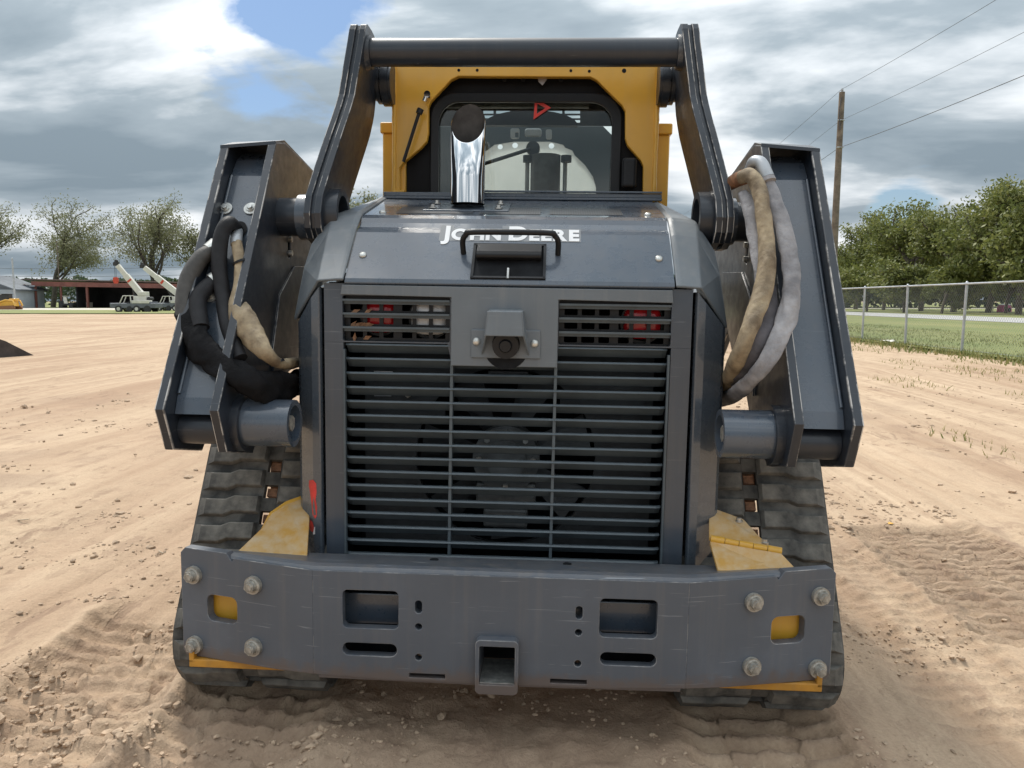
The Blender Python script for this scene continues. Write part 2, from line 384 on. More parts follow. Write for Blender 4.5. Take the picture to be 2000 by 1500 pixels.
# ------------------------------------------------------------------ mesh helpers
class MB:
    def __init__(s): s.v = []; s.f = []; s.sm = []
    def add(s, vs, fs, smooth=False):
        o = len(s.v); s.v += [tuple(v) for v in vs]
        for q in fs: s.f.append(tuple(i + o for i in q)); s.sm.append(smooth)
        return s
    def box(s, a, b):
        x0, y0, z0 = a; x1, y1, z1 = b
        return s.add([(x0, y0, z0), (x1, y0, z0), (x1, y1, z0), (x0, y1, z0), (x0, y0, z1), (x1, y0, z1), (x1, y1, z1), (x0, y1, z1)],
                     [(0, 3, 2, 1), (4, 5, 6, 7), (0, 1, 5, 4), (1, 2, 6, 5), (2, 3, 7, 6), (3, 0, 4, 7)])
    def hexa(s, q0, q1):
        """two quads (lists of 4 points) joined into a solid"""
        return s.add(list(q0) + list(q1), [(3, 2, 1, 0), (4, 5, 6, 7), (0, 1, 5, 4), (1, 2, 6, 5), (2, 3, 7, 6), (3, 0, 4, 7)])
    def loft(s, rings, closed=True, cap=True, smooth=False):
        n = len(rings[0]); o = []
        for r_ in rings: o += list(r_)
        fs = []
        for i in range(len(rings) - 1):
            for j in range(n if closed else n - 1):
                k = (j + 1) % n
                fs.append((i * n + j, i * n + k, (i + 1) * n + k, (i + 1) * n + j))
        s.add(o, fs, smooth)
        if cap and closed:
            s.add(rings[0], [tuple(range(n))[::-1]]); s.add(rings[-1], [tuple(range(n))])
        return s
    def tube(s, pts, rad, n=12, cap=True, flat=1.0, flat_dir=None):
        pts = [Vector(p) for p in pts]
        if not hasattr(rad, '__len__'): rad = [rad] * len(pts)
        rings = []; prev = None
        for i, p in enumerate(pts):
            t = (pts[min(i + 1, len(pts) - 1)] - pts[max(i - 1, 0)]).normalized()
            if prev is None:
                a = Vector((0, 0, 1)) if abs(t.z) < 0.9 else Vector((0, 1, 0))
                if flat_dir is not None: a = Vector(flat_dir)
                u = (a - t * a.dot(t)).normalized()
            else: u = (prev - t * prev.dot(t)).normalized()
            prev = u; w = t.cross(u)
            rings.append([p + (u * math.cos(2 * math.pi * k / n) * flat + w * math.sin(2 * math.pi * k / n)) * rad[i] for k in range(n)])
        return s.loft(rings, True, cap, True)
    def cyl(s, a, b, r, n=20, r2=None):
        return s.tube([a, b], [r, r if r2 is None else r2], n)
    def ring(s, a, b, ro, ri, n=28):
        """hollow tube from a to b"""
        a, b = Vector(a), Vector(b); t = (b - a).normalized()
        h = Vector((0, 0, 1)) if abs(t.z) < 0.9 else Vector((0, 1, 0))
        u = (h - t * h.dot(t)).normalized(); w = t.cross(u)
        def circ(c, r_): return [c + (u * math.cos(2 * math.pi * k / n) + w * math.sin(2 * math.pi * k / n)) * r_ for k in range(n)]
        rs = [circ(a, ri), circ(a, ro), circ(b, ro), circ(b, ri), circ(a, ri)]
        for i in range(4): s.loft([rs[i], rs[i + 1]], True, False, True)
        return s
    def mesh(s, name):
        me = bpy.data.meshes.new(name); me.from_pydata(s.v, [], s.f); me.update()
        me.polygons.foreach_set('use_smooth', s.sm)
        return me

def fix_normals(me):
    bm = bmesh.new(); bm.from_mesh(me); bmesh.ops.recalc_face_normals(bm, faces=bm.faces); bm.to_mesh(me); bm.free()

def ob(name, mb, mat, parent=None, bevel=0.0, seg=2, recalc=True):
    me = mb if isinstance(mb, bpy.types.Mesh) else mb.mesh(name)
    if recalc and not isinstance(mb, bpy.types.Mesh): fix_normals(me)
    if not me.materials: me.materials.append(MATS[mat])
    o = bpy.data.objects.new(name, me); COL.objects.link(o)
    if parent: o.parent = parent
    if bevel:
        md = o.modifiers.new('bevel', 'BEVEL'); md.width = bevel; md.segments = seg; md.limit_method = 'ANGLE'; md.angle_limit = R(35)
        md.harden_normals = False
    return o

def tag(o, label=None, cat=None, group=None, kind=None):
    if label: o['label'] = label
    if cat: o['category'] = cat
    if group: o['group'] = group
    if kind: o['kind'] = kind
    return o

def empty(name, loc=(0, 0, 0), rz=0.0):
    o = bpy.data.objects.new(name, None); COL.objects.link(o); o.location = loc; o.rotation_euler = (0, 0, rz)
    o.empty_display_size = 0.2
    return o

def dup(o, parent=None):
    c = o.copy(); COL.objects.link(c)
    if parent: c.parent = parent
    return c

def dup_tree(o, parent=None):
    c = dup(o, parent)
    for ch in list(o.children):
        dup_tree(ch, c)
    return c

def rrect(x0, y0, x1, y1, r, n=5):
    p = []
    for cx, cy, a in ((x1 - r, y0 + r, -90), (x1 - r, y1 - r, 0), (x0 + r, y1 - r, 90), (x0 + r, y0 + r, 180)):
        for k in range(n + 1):
            t = R(a + 90 * k / n); p.append((cx + r * math.cos(t), cy + r * math.sin(t)))
    return p

def circ2(cx, cy, r, n=16):
    return [(cx + r * math.cos(2 * math.pi * k / n), cy + r * math.sin(2 * math.pi * k / n)) for k in range(n)]

def plate(outer, holes, thick, place, edge=0.0):
    """flat plate with holes: outline in (u,v), place(u,v,w) -> point; returns (verts, faces)"""
    cu = bpy.data.curves.new('tmp', 'CURVE'); cu.dimensions = '2D'; cu.fill_mode = 'BOTH'
    cu.extrude = max(thick / 2 - edge, 0.0001); cu.bevel_depth = edge; cu.bevel_resolution = 1; cu.offset = -edge
    for loop in [outer] + list(holes):
        sp = cu.splines.new('POLY'); sp.points.add(len(loop) - 1)
        for p, q in zip(sp.points, loop): p.co = (q[0], q[1], 0, 1)
        sp.use_cyclic_u = True
    o = bpy.data.objects.new('tmp', cu); COL.objects.link(o)
    dg = bpy.context.evaluated_depsgraph_get(); dg.update()
    me = bpy.data.meshes.new_from_object(o.evaluated_get(dg))
    vs = [place(v.co.x, v.co.y, v.co.z) for v in me.vertices]
    fs = [tuple(p.vertices) for p in me.polygons]
    bpy.data.objects.remove(o); bpy.data.curves.remove(cu); bpy.data.meshes.remove(me)
    return vs, fs

def spline(pts, n=6):
    """Catmull-Rom through points (tuples of any length)"""
    P = [np.array(p, float) for p in pts]; P = [2 * P[0] - P[1]] + P + [2 * P[-1] - P[-2]]
    out = []
    for i in range(1, len(P) - 2):
        for k in range(n):
            t = k / n
            out.append(0.5 * ((2 * P[i]) + (-P[i - 1] + P[i + 1]) * t + (2 * P[i - 1] - 5 * P[i] + 4 * P[i + 1] - P[i + 2]) * t * t
                              + (-P[i - 1] + 3 * P[i] - 3 * P[i + 1] + P[i + 2]) * t ** 3))
    out.append(P[-2]); return out

def text_mesh(body, size, offset=0.0):
    cu = bpy.data.curves.new('tmp', 'FONT'); cu.body = body; cu.size = size; cu.offset = offset; cu.extrude = 0.0004
    o = bpy.data.objects.new('tmp', cu); COL.objects.link(o)
    dg = bpy.context.evaluated_depsgraph_get(); dg.update()
    me = bpy.data.meshes.new_from_object(o.evaluated_get(dg))
    vs = [tuple(v.co) for v in me.vertices]; fs = [tuple(p.vertices) for p in me.polygons]
    bpy.data.objects.remove(o); bpy.data.curves.remove(cu); bpy.data.meshes.remove(me)
    return vs, fs

# ================================================================== GROUND
MN = M_ROOT.to_3x3() @ Vector((0, 0, 1)); MT = M_ROOT.translation.copy()
M_INV = M_ROOT.inverted()

def vnoise(x, y, seed):
    """value noise on numpy arrays, range 0..1"""
    xi = np.floor(x).astype(np.int64); yi = np.floor(y).astype(np.int64)
    fx = x - xi; fy = y - yi; fx = fx * fx * (3 - 2 * fx); fy = fy * fy * (3 - 2 * fy)
    def h(a, b):
        n = (a * 374761393 + b * 668265263 + seed * 1442695041) & 0x7fffffff
        n = ((n ^ (n >> 13)) * 1274126177) & 0x7fffffff
        return ((n ^ (n >> 16)) & 0xffff) / 65535.0
    return (h(xi, yi) * (1 - fx) + h(xi + 1, yi) * fx) * (1 - fy) + (h(xi, yi + 1) * (1 - fx) + h(xi + 1, yi + 1) * fx) * fy

def fbm(x, y, f, o, seed, gain=0.5):
    s = np.zeros_like(x); a = 1.0; t = 0.0
    for k in range(o):
        s += a * vnoise(x * f, y * f, seed + k * 17); t += a; a *= gain; f *= 2.03
    return s / t

def sstep(a, b, x):
    t = np.clip((x - a) / (b - a), 0, 1); return t * t * (3 - 2 * t)

def ground_height(x, y):
    """height and darkening (damp plus painted shade) of the sand at world x, y (arrays)"""
    x = np.asarray(x, float); y = np.asarray(y, float)
    d = np.hypot(x - 0.1, y - 0.9)
    w = 1 - sstep(2.6, 9.0, d)
    gp = MT.z - 0.030 - (MN.x * (x - MT.x) + MN.y * (y - MT.y)) / MN.z
    z = w * gp
    # machine coordinates for the track prints
    mx = M_INV[0][0] * x + M_INV[0][1] * y + M_INV[0][3]
    my = M_INV[1][0] * x + M_INV[1][1] * y + M_INV[1][3]
    near = 1 - sstep(4.0, 14.0, np.hypot(x, y - 1))
    z = z + (fbm(x, y, 0.35, 3, 5) - 0.5) * 0.10 * sstep(2.2, 8, d)
    lump = (fbm(x, y, 2.2, 5, 23, 0.55) - 0.5)
    z = z + lump * 0.035 * near
    fine = fbm(x, y, 16, 3, 41, 0.72) - 0.5
    rough = sstep(0.42, 0.66, fbm(x, y, 1.1, 3, 77))
    z = z + fine * (0.007 + 0.026 * rough) * near
    damp_shade = np.zeros_like(x)
    # long wheel marks
    ang = R(-3.0); lx = x * math.cos(ang) + y * math.sin(ang)
    lines = vnoise(lx * 3.4, y * 0.10, 91) * 0.55 + vnoise(lx * 9.0, y * 0.16, 92) * 0.35 + vnoise(lx * 24.0, y * 0.22, 93) * 0.16
    out = sstep(0.95, 1.5, np.abs(mx))
    z = z + (lines - 0.5) * 0.055 * out * (1 - sstep(25, 60, y))
    # prints the tracks left behind the loader
    def prints(x0, x1, y0, y1, pitch, depth, berm, ph=0.0, rag=0.35, skew=0.0):
        nonlocal z, damp_shade
        e = 0.03
        xx = mx + (vnoise(mx * 7, my * 7, 3) - 0.5) * 0.05 * rag
        m = sstep(x0 - e, x0 + e, xx) * (1 - sstep(x1 - e, x1 + e, xx)) * sstep(y0 - 0.12, y0 + 0.02, my) * (1 - sstep(y1 - 0.02, y1 + 0.1, my))
        cc = 0.5 * (x0 + x1)
        t = ((my + skew * (mx - cc) + 0.010 * np.sign(np.abs(mx - cc) - 0.11)) / pitch + ph)
        t = t + (vnoise(mx * 5, my * 5, 9) - 0.5) * rag * 0.5
        fr = t - np.floor(t)
        prof = sstep(0.0, 0.10, fr) * (1 - sstep(0.62, 0.94, fr))      # flat pad, ragged ridge
        keep = np.ones_like(mx) if rag < .2 else sstep(0.25, 0.5, fbm(mx, my, 5, 3, 13) + 0.16)
        z = z - m * lump * 0.024 * near
        z = z - m * (0.35 * depth + depth * prof * keep) + m * (1 - prof) * fine * 0.03
        b = np.exp(-((mx - x0) / 0.06) ** 2) + np.exp(-((mx - x1) / 0.06) ** 2)
        yr = sstep(y0 - 0.2, y0, my) * (1 - sstep(y1, y1 + 0.3, my))
        z = z + b * yr * berm * (0.4 + 1.2 * fbm(mx, my, 9, 3, 31)); damp_shade = np.maximum(damp_shade, (0.35 if rag > .2 else .75) * m * (sstep(.78, .9, fr) + 1 - sstep(0.0, .12, fr)))  # crevice shade along each pad edge is put into the colour
    prints(-0.995, -0.535, -3.0, 0.28, 0.086, 0.030, 0.018, 0.0, 0.25)
    prints(0.535, 0.995, -3.0, 0.28, 0.086, 0.030, 0.016, 0.3, 0.18)
    prints(-1.62, -1.02, -3.0, 0.75, 0.088, 0.032, 0.035, 0.1, 0.6, 0.05)
    calm = sstep(1.62, 1.78, mx) * (1 - sstep(2.50, 2.65, mx)) * sstep(.80, .95, my) * (1 - sstep(2.3, 2.45, my))
    z = z - calm * (lump * 0.030 * near + fine * (0.006 + 0.020 * rough) * near * .8)
    prints(1.78, 2.52, 0.90, 2.30, 0.078, 0.042, 0.020, 0.2, 0.08, -0.03)
    prints(1.30, 1.80, 0.2, 1.9, 0.088, 0.016, 0.016, 0.1, 0.9, -0.06)
    prints(1.02, 1.50, 0.9, 2.6, 0.088, 0.014, 0.012, 0.5, 1.1, 0.05)
    # scuffed sand under and behind the belly, the loader's shade put into its colour
    belly = (1 - sstep(0.46, 0.60, np.abs(mx))) * sstep(-3.0, -2.0, my) * (1 - sstep(1.8, 2.2, my))
    z = z + belly * (fbm(x, y, 7, 5, 61, 0.6) - 0.5) * 0.035
    damp_shade = np.maximum(damp_shade, belly * (0.45 + 0.5 * fbm(x, y, 3, 3, 19)))
    damp_shade = np.maximum(damp_shade, 0.7 * rough * near * sstep(0.45, 0.7, fbm(x, y, 2.5, 3, 29)))
    return z, damp_shade

def axis(lo_f, hi_f, step, lo, hi, g):
    a = list(np.arange(lo_f, hi_f, step)); s = step; v = a[-1]
    while v < hi: s *= g; v += s; a.append(v)
    s = step; v = a[0]; pre = []
    while v > lo: s *= g; v -= s; pre.append(v)
    return np.array(pre[::-1] + a)

gx = axis(-2.0, 2.6, 0.0135, -900, 900, 1.055)
gy = axis(-0.35, 2.3, 0.0135, -60, 1500, 1.042)
GX, GY = np.meshgrid(gx, gy)
GZ, GD = ground_height(GX, GY)
ny, nx = GX.shape
verts = np.stack([GX.ravel(), GY.ravel(), GZ.ravel()], 1)
ii = np.arange(nx * ny).reshape(ny, nx)
quads = np.stack([ii[:-1, :-1].ravel(), ii[:-1, 1:].ravel(), ii[1:, 1:].ravel(), ii[1:, :-1].ravel()], 1)
gme = bpy.data.meshes.new('ground')
gme.vertices.add(len(verts)); gme.vertices.foreach_set('co', verts.ravel().astype(np.float32))
gme.loops.add(quads.size); gme.loops.foreach_set('vertex_index', quads.ravel().astype(np.int32))
gme.polygons.add(len(quads)); gme.polygons.foreach_set('loop_start', np.arange(0, quads.size, 4, dtype=np.int32))
gme.polygons.foreach_set('use_smooth', np.ones(len(quads), dtype=bool))
gme.update(calc_edges=True)
at = gme.attributes.new('damp_shade', 'FLOAT', 'POINT'); at.data.foreach_set('value', GD.ravel().astype(np.float32))
ground = ob('ground', gme, 'sand'); tag(ground, kind='structure')

def gz(x, y):
    return float(ground_height(np.array([x]), np.array([y]))[0][0])

def sheet(name, pts, z, mat):
    s = MB().add([(p[0], p[1], z) for p in pts], [tuple(range(len(pts)))])
    o = ob(name, s, mat, recalc=False); tag(o, kind='structure'); return o

# view-aligned ground frame: heading of fence, road and poles is about 2.4 degrees right of the view
VF = Vector((fw[0], fw[1], 0)).normalized(); VR = Vector((rt[0], rt[1], 0)).normalized()
HD = (VF * math.cos(R(2.4)) + VR * math.sin(R(2.4))); HS = Vector((HD.y, -HD.x, 0))
C0 = Vector((CAM.x, CAM.y, 0))
def lane(s, a):
    """point s metres to the right of the camera's lane, a metres ahead along it"""
    return C0 + HS * s + HD * a

sheet('lawn', [lane(9.35, 2), lane(300, 2), lane(420, 700), lane(9.35, 700)], 0.065, 'lawn')
sheet('road', [lane(24.7, -10), lane(32.0, -10), lane(32.0, 260), lane(24.7, 260)], 0.085, 'asphalt')
sheet('driveway', [lane(32.0, 118), lane(200, 118), lane(200, 126), lane(32.0, 126)], 0.080, 'gravel')
a0, a1, b0, b1 = wp(-600, 72), wp(1500, 72), wp(1500, 100), wp(-600, 100)
sheet('grass_strip', [a0, a1, b1 if False else b0, b1], 0.066, 'lawn')
sheet('gravel_yard', [wp(-900, 100), wp(1500, 100), wp(1500, 124), wp(-900, 124)], 0.070, 'gravel')
sheet('pasture', [wp(-1500, 124), wp(1500, 124), wp(1500, 700), wp(-1500, 700)], 0.072, 'lawn')

# loose clods of dried sand
def clods():
    base = bmesh.new(); bmesh.ops.create_icosphere(base, subdivisions=1, radius=1.0)
    bv = np.array([v.co[:] for v in base.verts]); bf = [tuple(v.index for v in f.verts) for f in base.faces]; base.free()
    zones = [  # x0,x1,y0,y1,count,size
        (-1.75, -0.98, -0.15, 0.95, 1100, 0.0062), (-2.6, -1.3, 0.2, 2.2, 500, 0.006), (-0.5, 0.5, -0.2, 0.35, 300, 0.005),
        (1.0, 2.4, -0.1, 1.3, 1300, 0.0048), (1.0, 2.6, 1.2, 3.2, 700, 0.0075), (-6, -1.5, 1.5, 8, 900, 0.011),
        (1.5, 7, 2, 9, 900, 0.011), (-1.0, -0.5, -0.2, 0.05, 200, 0.005), (0.5, 1.0, -0.2, 0.05, 150, 0.005)]
    V = []; Fc = []; o = 0
    for x0, x1, y0, y1, n, s in zones:
        xs = RNG.uniform(x0, x1, n * 3); ys = RNG.uniform(y0, y1, n * 3)
        k = fbm(xs, ys, 2.6, 3, 55) + RNG.uniform(-0.10, 0.10, n * 3)
        idx = np.argsort(-k)[:n]; xs, ys = xs[idx], ys[idx]
        zs, _ = ground_height(xs, ys)
        for i in range(n):
            r_ = s * math.exp(RNG.normal(-0.25, 0.55)); r_ = min(r_, s * 3.4)
            jit = 1 + RNG.uniform(-0.28, 0.28, len(bv))[:, None]
            sc = np.array([r_ * RNG.uniform(0.8, 1.6), r_ * RNG.uniform(0.7, 1.2), r_ * RNG.uniform(0.5, 0.9)])
            p = bv * jit * sc; a = RNG.uniform(0, 6.28); c_, s_ = math.cos(a), math.sin(a)
            p = np.stack([p[:, 0] * c_ - p[:, 1] * s_ + xs[i], p[:, 0] * s_ + p[:, 1] * c_ + ys[i], p[:, 2] + zs[i] + sc[2] * 0.25], 1)
            V += p.tolist(); Fc += [tuple(q + o for q in f) for f in bf]; o += len(bv)
    m = MB(); m.v = V; m.f = Fc; m.sm = [False] * len(Fc)
    c = ob('dirt_clods', m, 'clod', recalc=False)
    tag(c, 'loose crumbs and clods of dry sand scattered over the lot', 'dirt', kind='stuff')
clods()

# ================================================================== TRACK LOADER
loader = empty('track_loader'); loader.matrix_world = M_ROOT
tag(loader, 'large grey and yellow compact track loader seen from behind, louvred engine door and rubber tracks', 'track loader')
GC = -0.010        # the engine door sits a centimetre left of centre
TC = 0.012         # cab and links sit a centimetre right

# ---- chassis (yellow) -------------------------------------------------
ch = MB()
ch.box((-0.50, 0.16, 0.20), (0.50, 0.24, 0.345))
ch.box((-0.50, 0.24, 0.22), (0.50, 2.0, 0.345))
for s in (-1, 1):
    ch.box((min(s * 0.66, s * 0.90), 0.124, 0.19), (max(s * 0.66, s * 0.90), 0.134, 0.44))
    ch.box((min(s * 0.48, s * 0.52), 0.67, 0.2), (max(s * 0.48, s * 0.52), 1.9, 0.62))
chassis = ob('chassis', ch, 'paint_yellow', loader, 0.004)
for s in (-1, 1):
    f = MB().box((min(s * 0.62, s * 0.905), 0.075, 0.138), (max(s * 0.62, s * 0.905), 0.134, 0.162)); f.box((min(s * 0.89, s * 0.905), 0.075, 0.15), (max(s * 0.89, s * 0.905), 0.134, 0.2))
    ob('frame_flange', f, 'paint_yellow_worn', chassis, 0.003)
    g = MB().box((min(s * .72, s * .77), 0.118, .2), (max(s * .72, s * .77), .1235, .43)); ob('frame_rib', g, 'paint_yellow', chassis)

# sloping covers beside the hood
fl = MB(); T = 0.014
def cover(mb, pts, t=T):
    q = [Vector(p) for p in pts]; n = len(q)
    lo = [p - Vector((0, 0, t)) for p in q]
    mb.add(q + lo, [tuple(range(n)), tuple(range(2 * n - 1, n - 1, -1))] + [(i, i + n, (i + 1) % n + n, (i + 1) % n) for i in range(n)])
cover(fl, [mp(592, 973, .325), mp(560, 984, .30), mp(530, 1003, .265), mp(512, 1030, .225), mp(460, 1080, .115), mp(600, 1085, .13), mp(606, 985, .315)])
o = ob('side_cover', fl, 'paint_fender', loader, 0.003); tag(o, 'dusty yellow cover beside the left of the hood')
fl = MB(); cover(fl, [mp(592, 975, .327), mp(560, 986, .302), mp(530, 1005, .268), mp(512, 1032, .228), mp(508, 1036, .238), mp(526, 1000, .28), mp(558, 978, .315), mp(592, 966, .34)], 0.03)
ob('side_cover_rim', fl, 'paint_yellow', loader, 0.003)
fr = MB(); cover(fr, [mp(1385, 1048, .215), mp(1512, 1072, .18), mp(1482, 1046, .235), mp(1452, 1013, .295), mp(1396, 994, .325), mp(1385, 990, .325)])
cov = ob('side_cover', fr, 'paint_fender', loader, 0.003)
fr = MB(); cover(fr, [mp(1402, 1112, .10), mp(1536, 1124, .115), mp(1560, 1116, .13), mp(1526, 1080, .16), mp(1386, 1056, .20)])
cov2 = ob('side_cover', fr, 'paint_fender', loader, 0.003)
hp0, hp1 = mp(1388, 1052, .206), mp(1527, 1077, .170)
for k in range(5):
    a = hp0.lerp(hp1, k / 5 + 0.004); b = hp0.lerp(hp1, (k + 1) / 5 - 0.004)
    ob('hinge_knuckle', MB().cyl(a, b, 0.010 if k % 2 else 0.0115, 12), 'paint_yellow', cov)
for px, py, Y in ((1443, 1019, .285), (1493, 1061, .205)):
    p = mp(px, py, Y); ob('bolt', MB().cyl(p, p + Vector((0, 0, .012)), .008, 6).cyl(p, p + Vector((0, 0, .004)), .012, 14), 'steel', cov)
k = MB(); k.box((0.632, .19, .42), (.652, .21, .475)); ob('cover_stop', k, 'paint_yellow', loader, .002)
ob('rubber_bumper', MB().box((.655, .20, .43), (.69, .235, .47)), 'black_plastic', loader, .004)

# ---- tracks ----------------------------------------------------------
def track_path(n_per=8):
    """closed centre line of the belt in (Y, Z): idlers and sprocket as circles, outer tangents"""
    cs = [(0.318, 0.157, 0.149), (0.63, 0.595, 0.205), (1.98, 0.167, 0.159)]   # rear idler, sprocket, front idler
    pts = []
    n = len(cs)
    order = [2, 0, 1]      # along the ground rearwards, up the back, forward along the top
    tang = []
    for i in range(n):
        a = cs[order[i]]; b = cs[order[(i + 1) % n]]
        dx, dz = b[0] - a[0], b[1] - a[1]; L_ = math.hypot(dx, dz); ph = math.atan2(dz, dx)
        al = math.acos((a[2] - b[2]) / L_); nrm = ph + al
        tang.append((nrm, a, b))
    # moving rearwards along the ground the outside is below: choose the outer side by loop orientation
    out = []
    for i in range(n):
        nrm, a, b = tang[i]; pn = tang[i - 1][0]
        out.append((a, pn, nrm))
    for (c, t0, t1) in out:
        while t1 > t0: t1 -= 2 * math.pi
        m = max(3, int(abs(t1 - t0) / R(7)))
        for k in range(m + 1):
            t = t0 + (t1 - t0) * k / m
            pts.append((c[0] + c[2] * math.cos(t), c[1] + c[2] * math.sin(t)))
    return pts
raw = track_path()
# resample evenly
P = np.array(raw + [raw[0]]); seg = np.hypot(*np.diff(P, axis=0).T); cum = np.concatenate([[0], np.cumsum(seg)]); LT = cum[-1]
NL = int(round(LT / 0.0865)); PITCH_T = LT / NL
def at_len(s):
    s = s % LT; return np.array([np.interp(s, cum, P[:, 0]), np.interp(s, cum, P[:, 1])])
def frame_at(s):
    p = at_len(s); d = at_len(s + 0.012) - at_len(s - 0.012); d /= np.linalg.norm(d)
    nrm = np.array([d[1], -d[0]])
    c = P[:-1].mean(0)
    return p, d, nrm
# make sure the normal points outwards
p_, d_, n_ = frame_at(0.1)
SGN = 1.0 if np.dot(n_, p_ - P[:-1].mean(0)) > 0 else -1.0
XI, XO = 0.535, 0.995; HX0, HX1 = 0.744, 0.788
def build_track(s):
    root = None
    # belt: two bands with bridges between, leaving the drive windows open
    b = MB(); NS = NL * 4
    def band(x0, x1, sub):
        rings = []
        for k in sub:
            p, d, nr = frame_at(k * LT / NS); nr = nr * SGN
            q = [(x0, p - nr * 0.012), (x1, p - nr * 0.012), (x1, p + nr * 0.012), (x0, p + nr * 0.012)]
            rings.append([(s * x, yz[0], yz[1]) for x, yz in q])
        return rings
    for x0, x1 in ((XI, HX0), (HX1, XO)):
        b.loft(band(x0, x1, range(NS + 1)), True, False)
    for i in range(NL):
        b.loft(band(HX0 - .002, HX1 + .002, [i * 4, i * 4 + 1, i * 4 + 2]), True, True)
    belt = ob('rubber_track', b, 'rubber', loader)
    tag(belt, ('left' if s < 0 else 'right') + ' rubber track with chunky lugs')
    # lugs: outer and inner blocks, staggered, each with a jog in its edge
    def lug(x0, x1, jog, half):
        xs = [x0, x0 + (x1 - x0) * 0.42, x0 + (x1 - x0) * 0.56, x1]
        of = [0, 0, jog, jog]
        h = 0.030; m = MB(); lo = []; hi = []
        for x, o_ in zip(xs, of):
            lo.append([(x, o_ - half, 0.010), (x, o_ + half, 0.010)]); 
        for x, o_ in zip(xs, of):
            xx = min(max(x, min(x0, x1) + .008), max(x0, x1) - (.030 if max(x0, x1) > .9 else .012))
            hi.append([(xx, o_ - half * .82, h), (xx, o_ + half * .82, h)])
        ring = [[lo[i][0], hi[i][0], hi[i][1], lo[i][1]] for i in range(4)]
        # (x, along, out) loft across the width
        m.loft(ring, True, True)
        return m
    shapes = []
    for (x0, x1, jog) in ((0.790, 0.994, -0.012), (0.742, 0.537, -0.012)):
        mb = lug(x0, x1, jog, PITCH_T * 0.355)
        mb.v = [(s * v[0], v[1], v[2]) for v in mb.v]
        me = mb.mesh('lug'); fix_normals(me); me.materials.append(MATS['rubber_lug']); shapes.append(me)
    for i in range(NL):
        for j, me in enumerate(shapes):
            sl = (i + (0.22 if j == 0 else 0.62)) * PITCH_T
            p, d, nr = frame_at(sl); nr = nr * SGN
            o = bpy.data.objects.new('lug', me); COL.objects.link(o); o.parent = belt
            o.matrix_local = Matrix(((1, 0, 0, 0), (0, d[0], nr[0], p[0]), (0, d[1], nr[1], p[1]), (0, 0, 0, 1)))
            if j == 0:
                md = o.modifiers.new('bevel', 'BEVEL'); md.width = .0035; md.segments = 2
            else:
                md = o.modifiers.new('bevel', 'BEVEL'); md.width = .0035; md.segments = 2
    # wheels inside
    for (c, r_, wd) in (((0.318, 0.157), .128, .15), ((1.98, 0.167), .138, .15)):
        ob('idler_wheel', MB().cyl((s * (.766 - wd), c[0], c[1]), (s * (.766 + wd), c[0], c[1]), r_, 28), 'dark_inside', belt)
    for k in range(4): ob('roller', MB().cyl((s * .62, .66 + .3 * k, .10), (s * .87, .66 + .3 * k, .10), .085, 20), 'dark_inside', belt)
    sp = MB().cyl((s * .70, .63, .595), (s * .80, .63, .595), .165, 28)
    for k in range(14):
        a = 2 * math.pi * k / 14
        c = Vector((0, 0.63 + .178 * math.cos(a), .595 + .178 * math.sin(a)))
        sp.cyl((s * .745, c.y, c.z), (s * .787, c.y, c.z), .016, 8)
    ob('drive_sprocket', sp, 'rust', belt)
    # steel drive bars that show through the windows
    dm = MB().box((-.016, -.013, -.012), (.016, .013, .010)).mesh('drive_bar'); dm.materials.append(MATS['rust'])
    for i in range(NL):
        p, d, nr = frame_at((i + .75) * PITCH_T); nr = nr * SGN
        o = bpy.data.objects.new('drive_bar', dm); COL.objects.link(o); o.parent = belt
        q = p - nr * .012
        o.matrix_local = Matrix(((1, 0, 0, s * .766), (0, d[0], nr[0], q[0]), (0, d[1], nr[1], q[1]), (0, 0, 0, 1)))
for s in (-1, 1): build_track(s)

# ---- rear bumper -----------------------------------------------------
BT, BB = 0.470, 0.165
def zt(x):   # the centre plate hangs a little lower than the wings
    return BT
TH = 0.030
centre_holes = [rrect(-.430, .309, -.275, .417, .014), rrect(.275, .309, .430, .417, .014),
                rrect(-.431, .230, -.279, .266, .0175), rrect(.279, .230, .431, .266, .0175)]
for sx in (-1, 1):
    centre_holes += [rrect(sx * .2195 - .0095, .357, sx * .2195 + .0095, .393, .0094), circ2(sx * .219, .319, .0095), circ2(sx * .219, .231, .0095)]
    centre_holes.append(rrect(min(sx * .145, sx * .245), .172, max(sx * .145, sx * .245), .184, .001, 1))
centre_holes.append(rrect(-.05, .150, .05, .280, .004))
cx = 0.513
outer = [(-cx, BB + .006), (-.30, BB - .003), (.30, BB - .003), (cx, BB + .006), (cx, BT), (-cx, BT)]
centre_holes[-1] = rrect(-.05, .172, .05, .280, .004)
v, f = plate(outer, centre_holes, TH, lambda u, w, t: (u, TH / 2 + t, w), 0.002)
bm_ = MB().add(v, f)
WX, WY = 0.935, 0.105
for s in (-1, 1):
    L_ = math.hypot(WX - cx, WY); ux, uy = (WX - cx) / L_, WY / L_
    wo = [(0, BB + .006), (L_ * .25, BB + .0), (L_ - .012, BB - .002), (L_, BB + .012), (L_, BT + .002), (L_ - .016, BT + .018), (L_ * .64, BT + .016), (L_ * .60, BT - .006), (L_ * .575, BT + .004), (0, BT)]
    def tou(x): return (x - cx) / (WX - cx) * L_
    holes = [rrect(tou(.752), .279, tou(.850), .357, .02)]
    v, f = plate([(a, b) for a, b in wo], holes, TH, lambda u, w, t: (s * (cx + ux * u - uy * (t + TH / 2)), uy * u + ux * (t + TH / 2), w), 0.002)
    bm_.add(v, f)
bumper = ob('rear_bumper', bm_, 'paint_bumper', loader)
tag(bumper, 'heavy scuffed grey steel bumper with bolted wings')
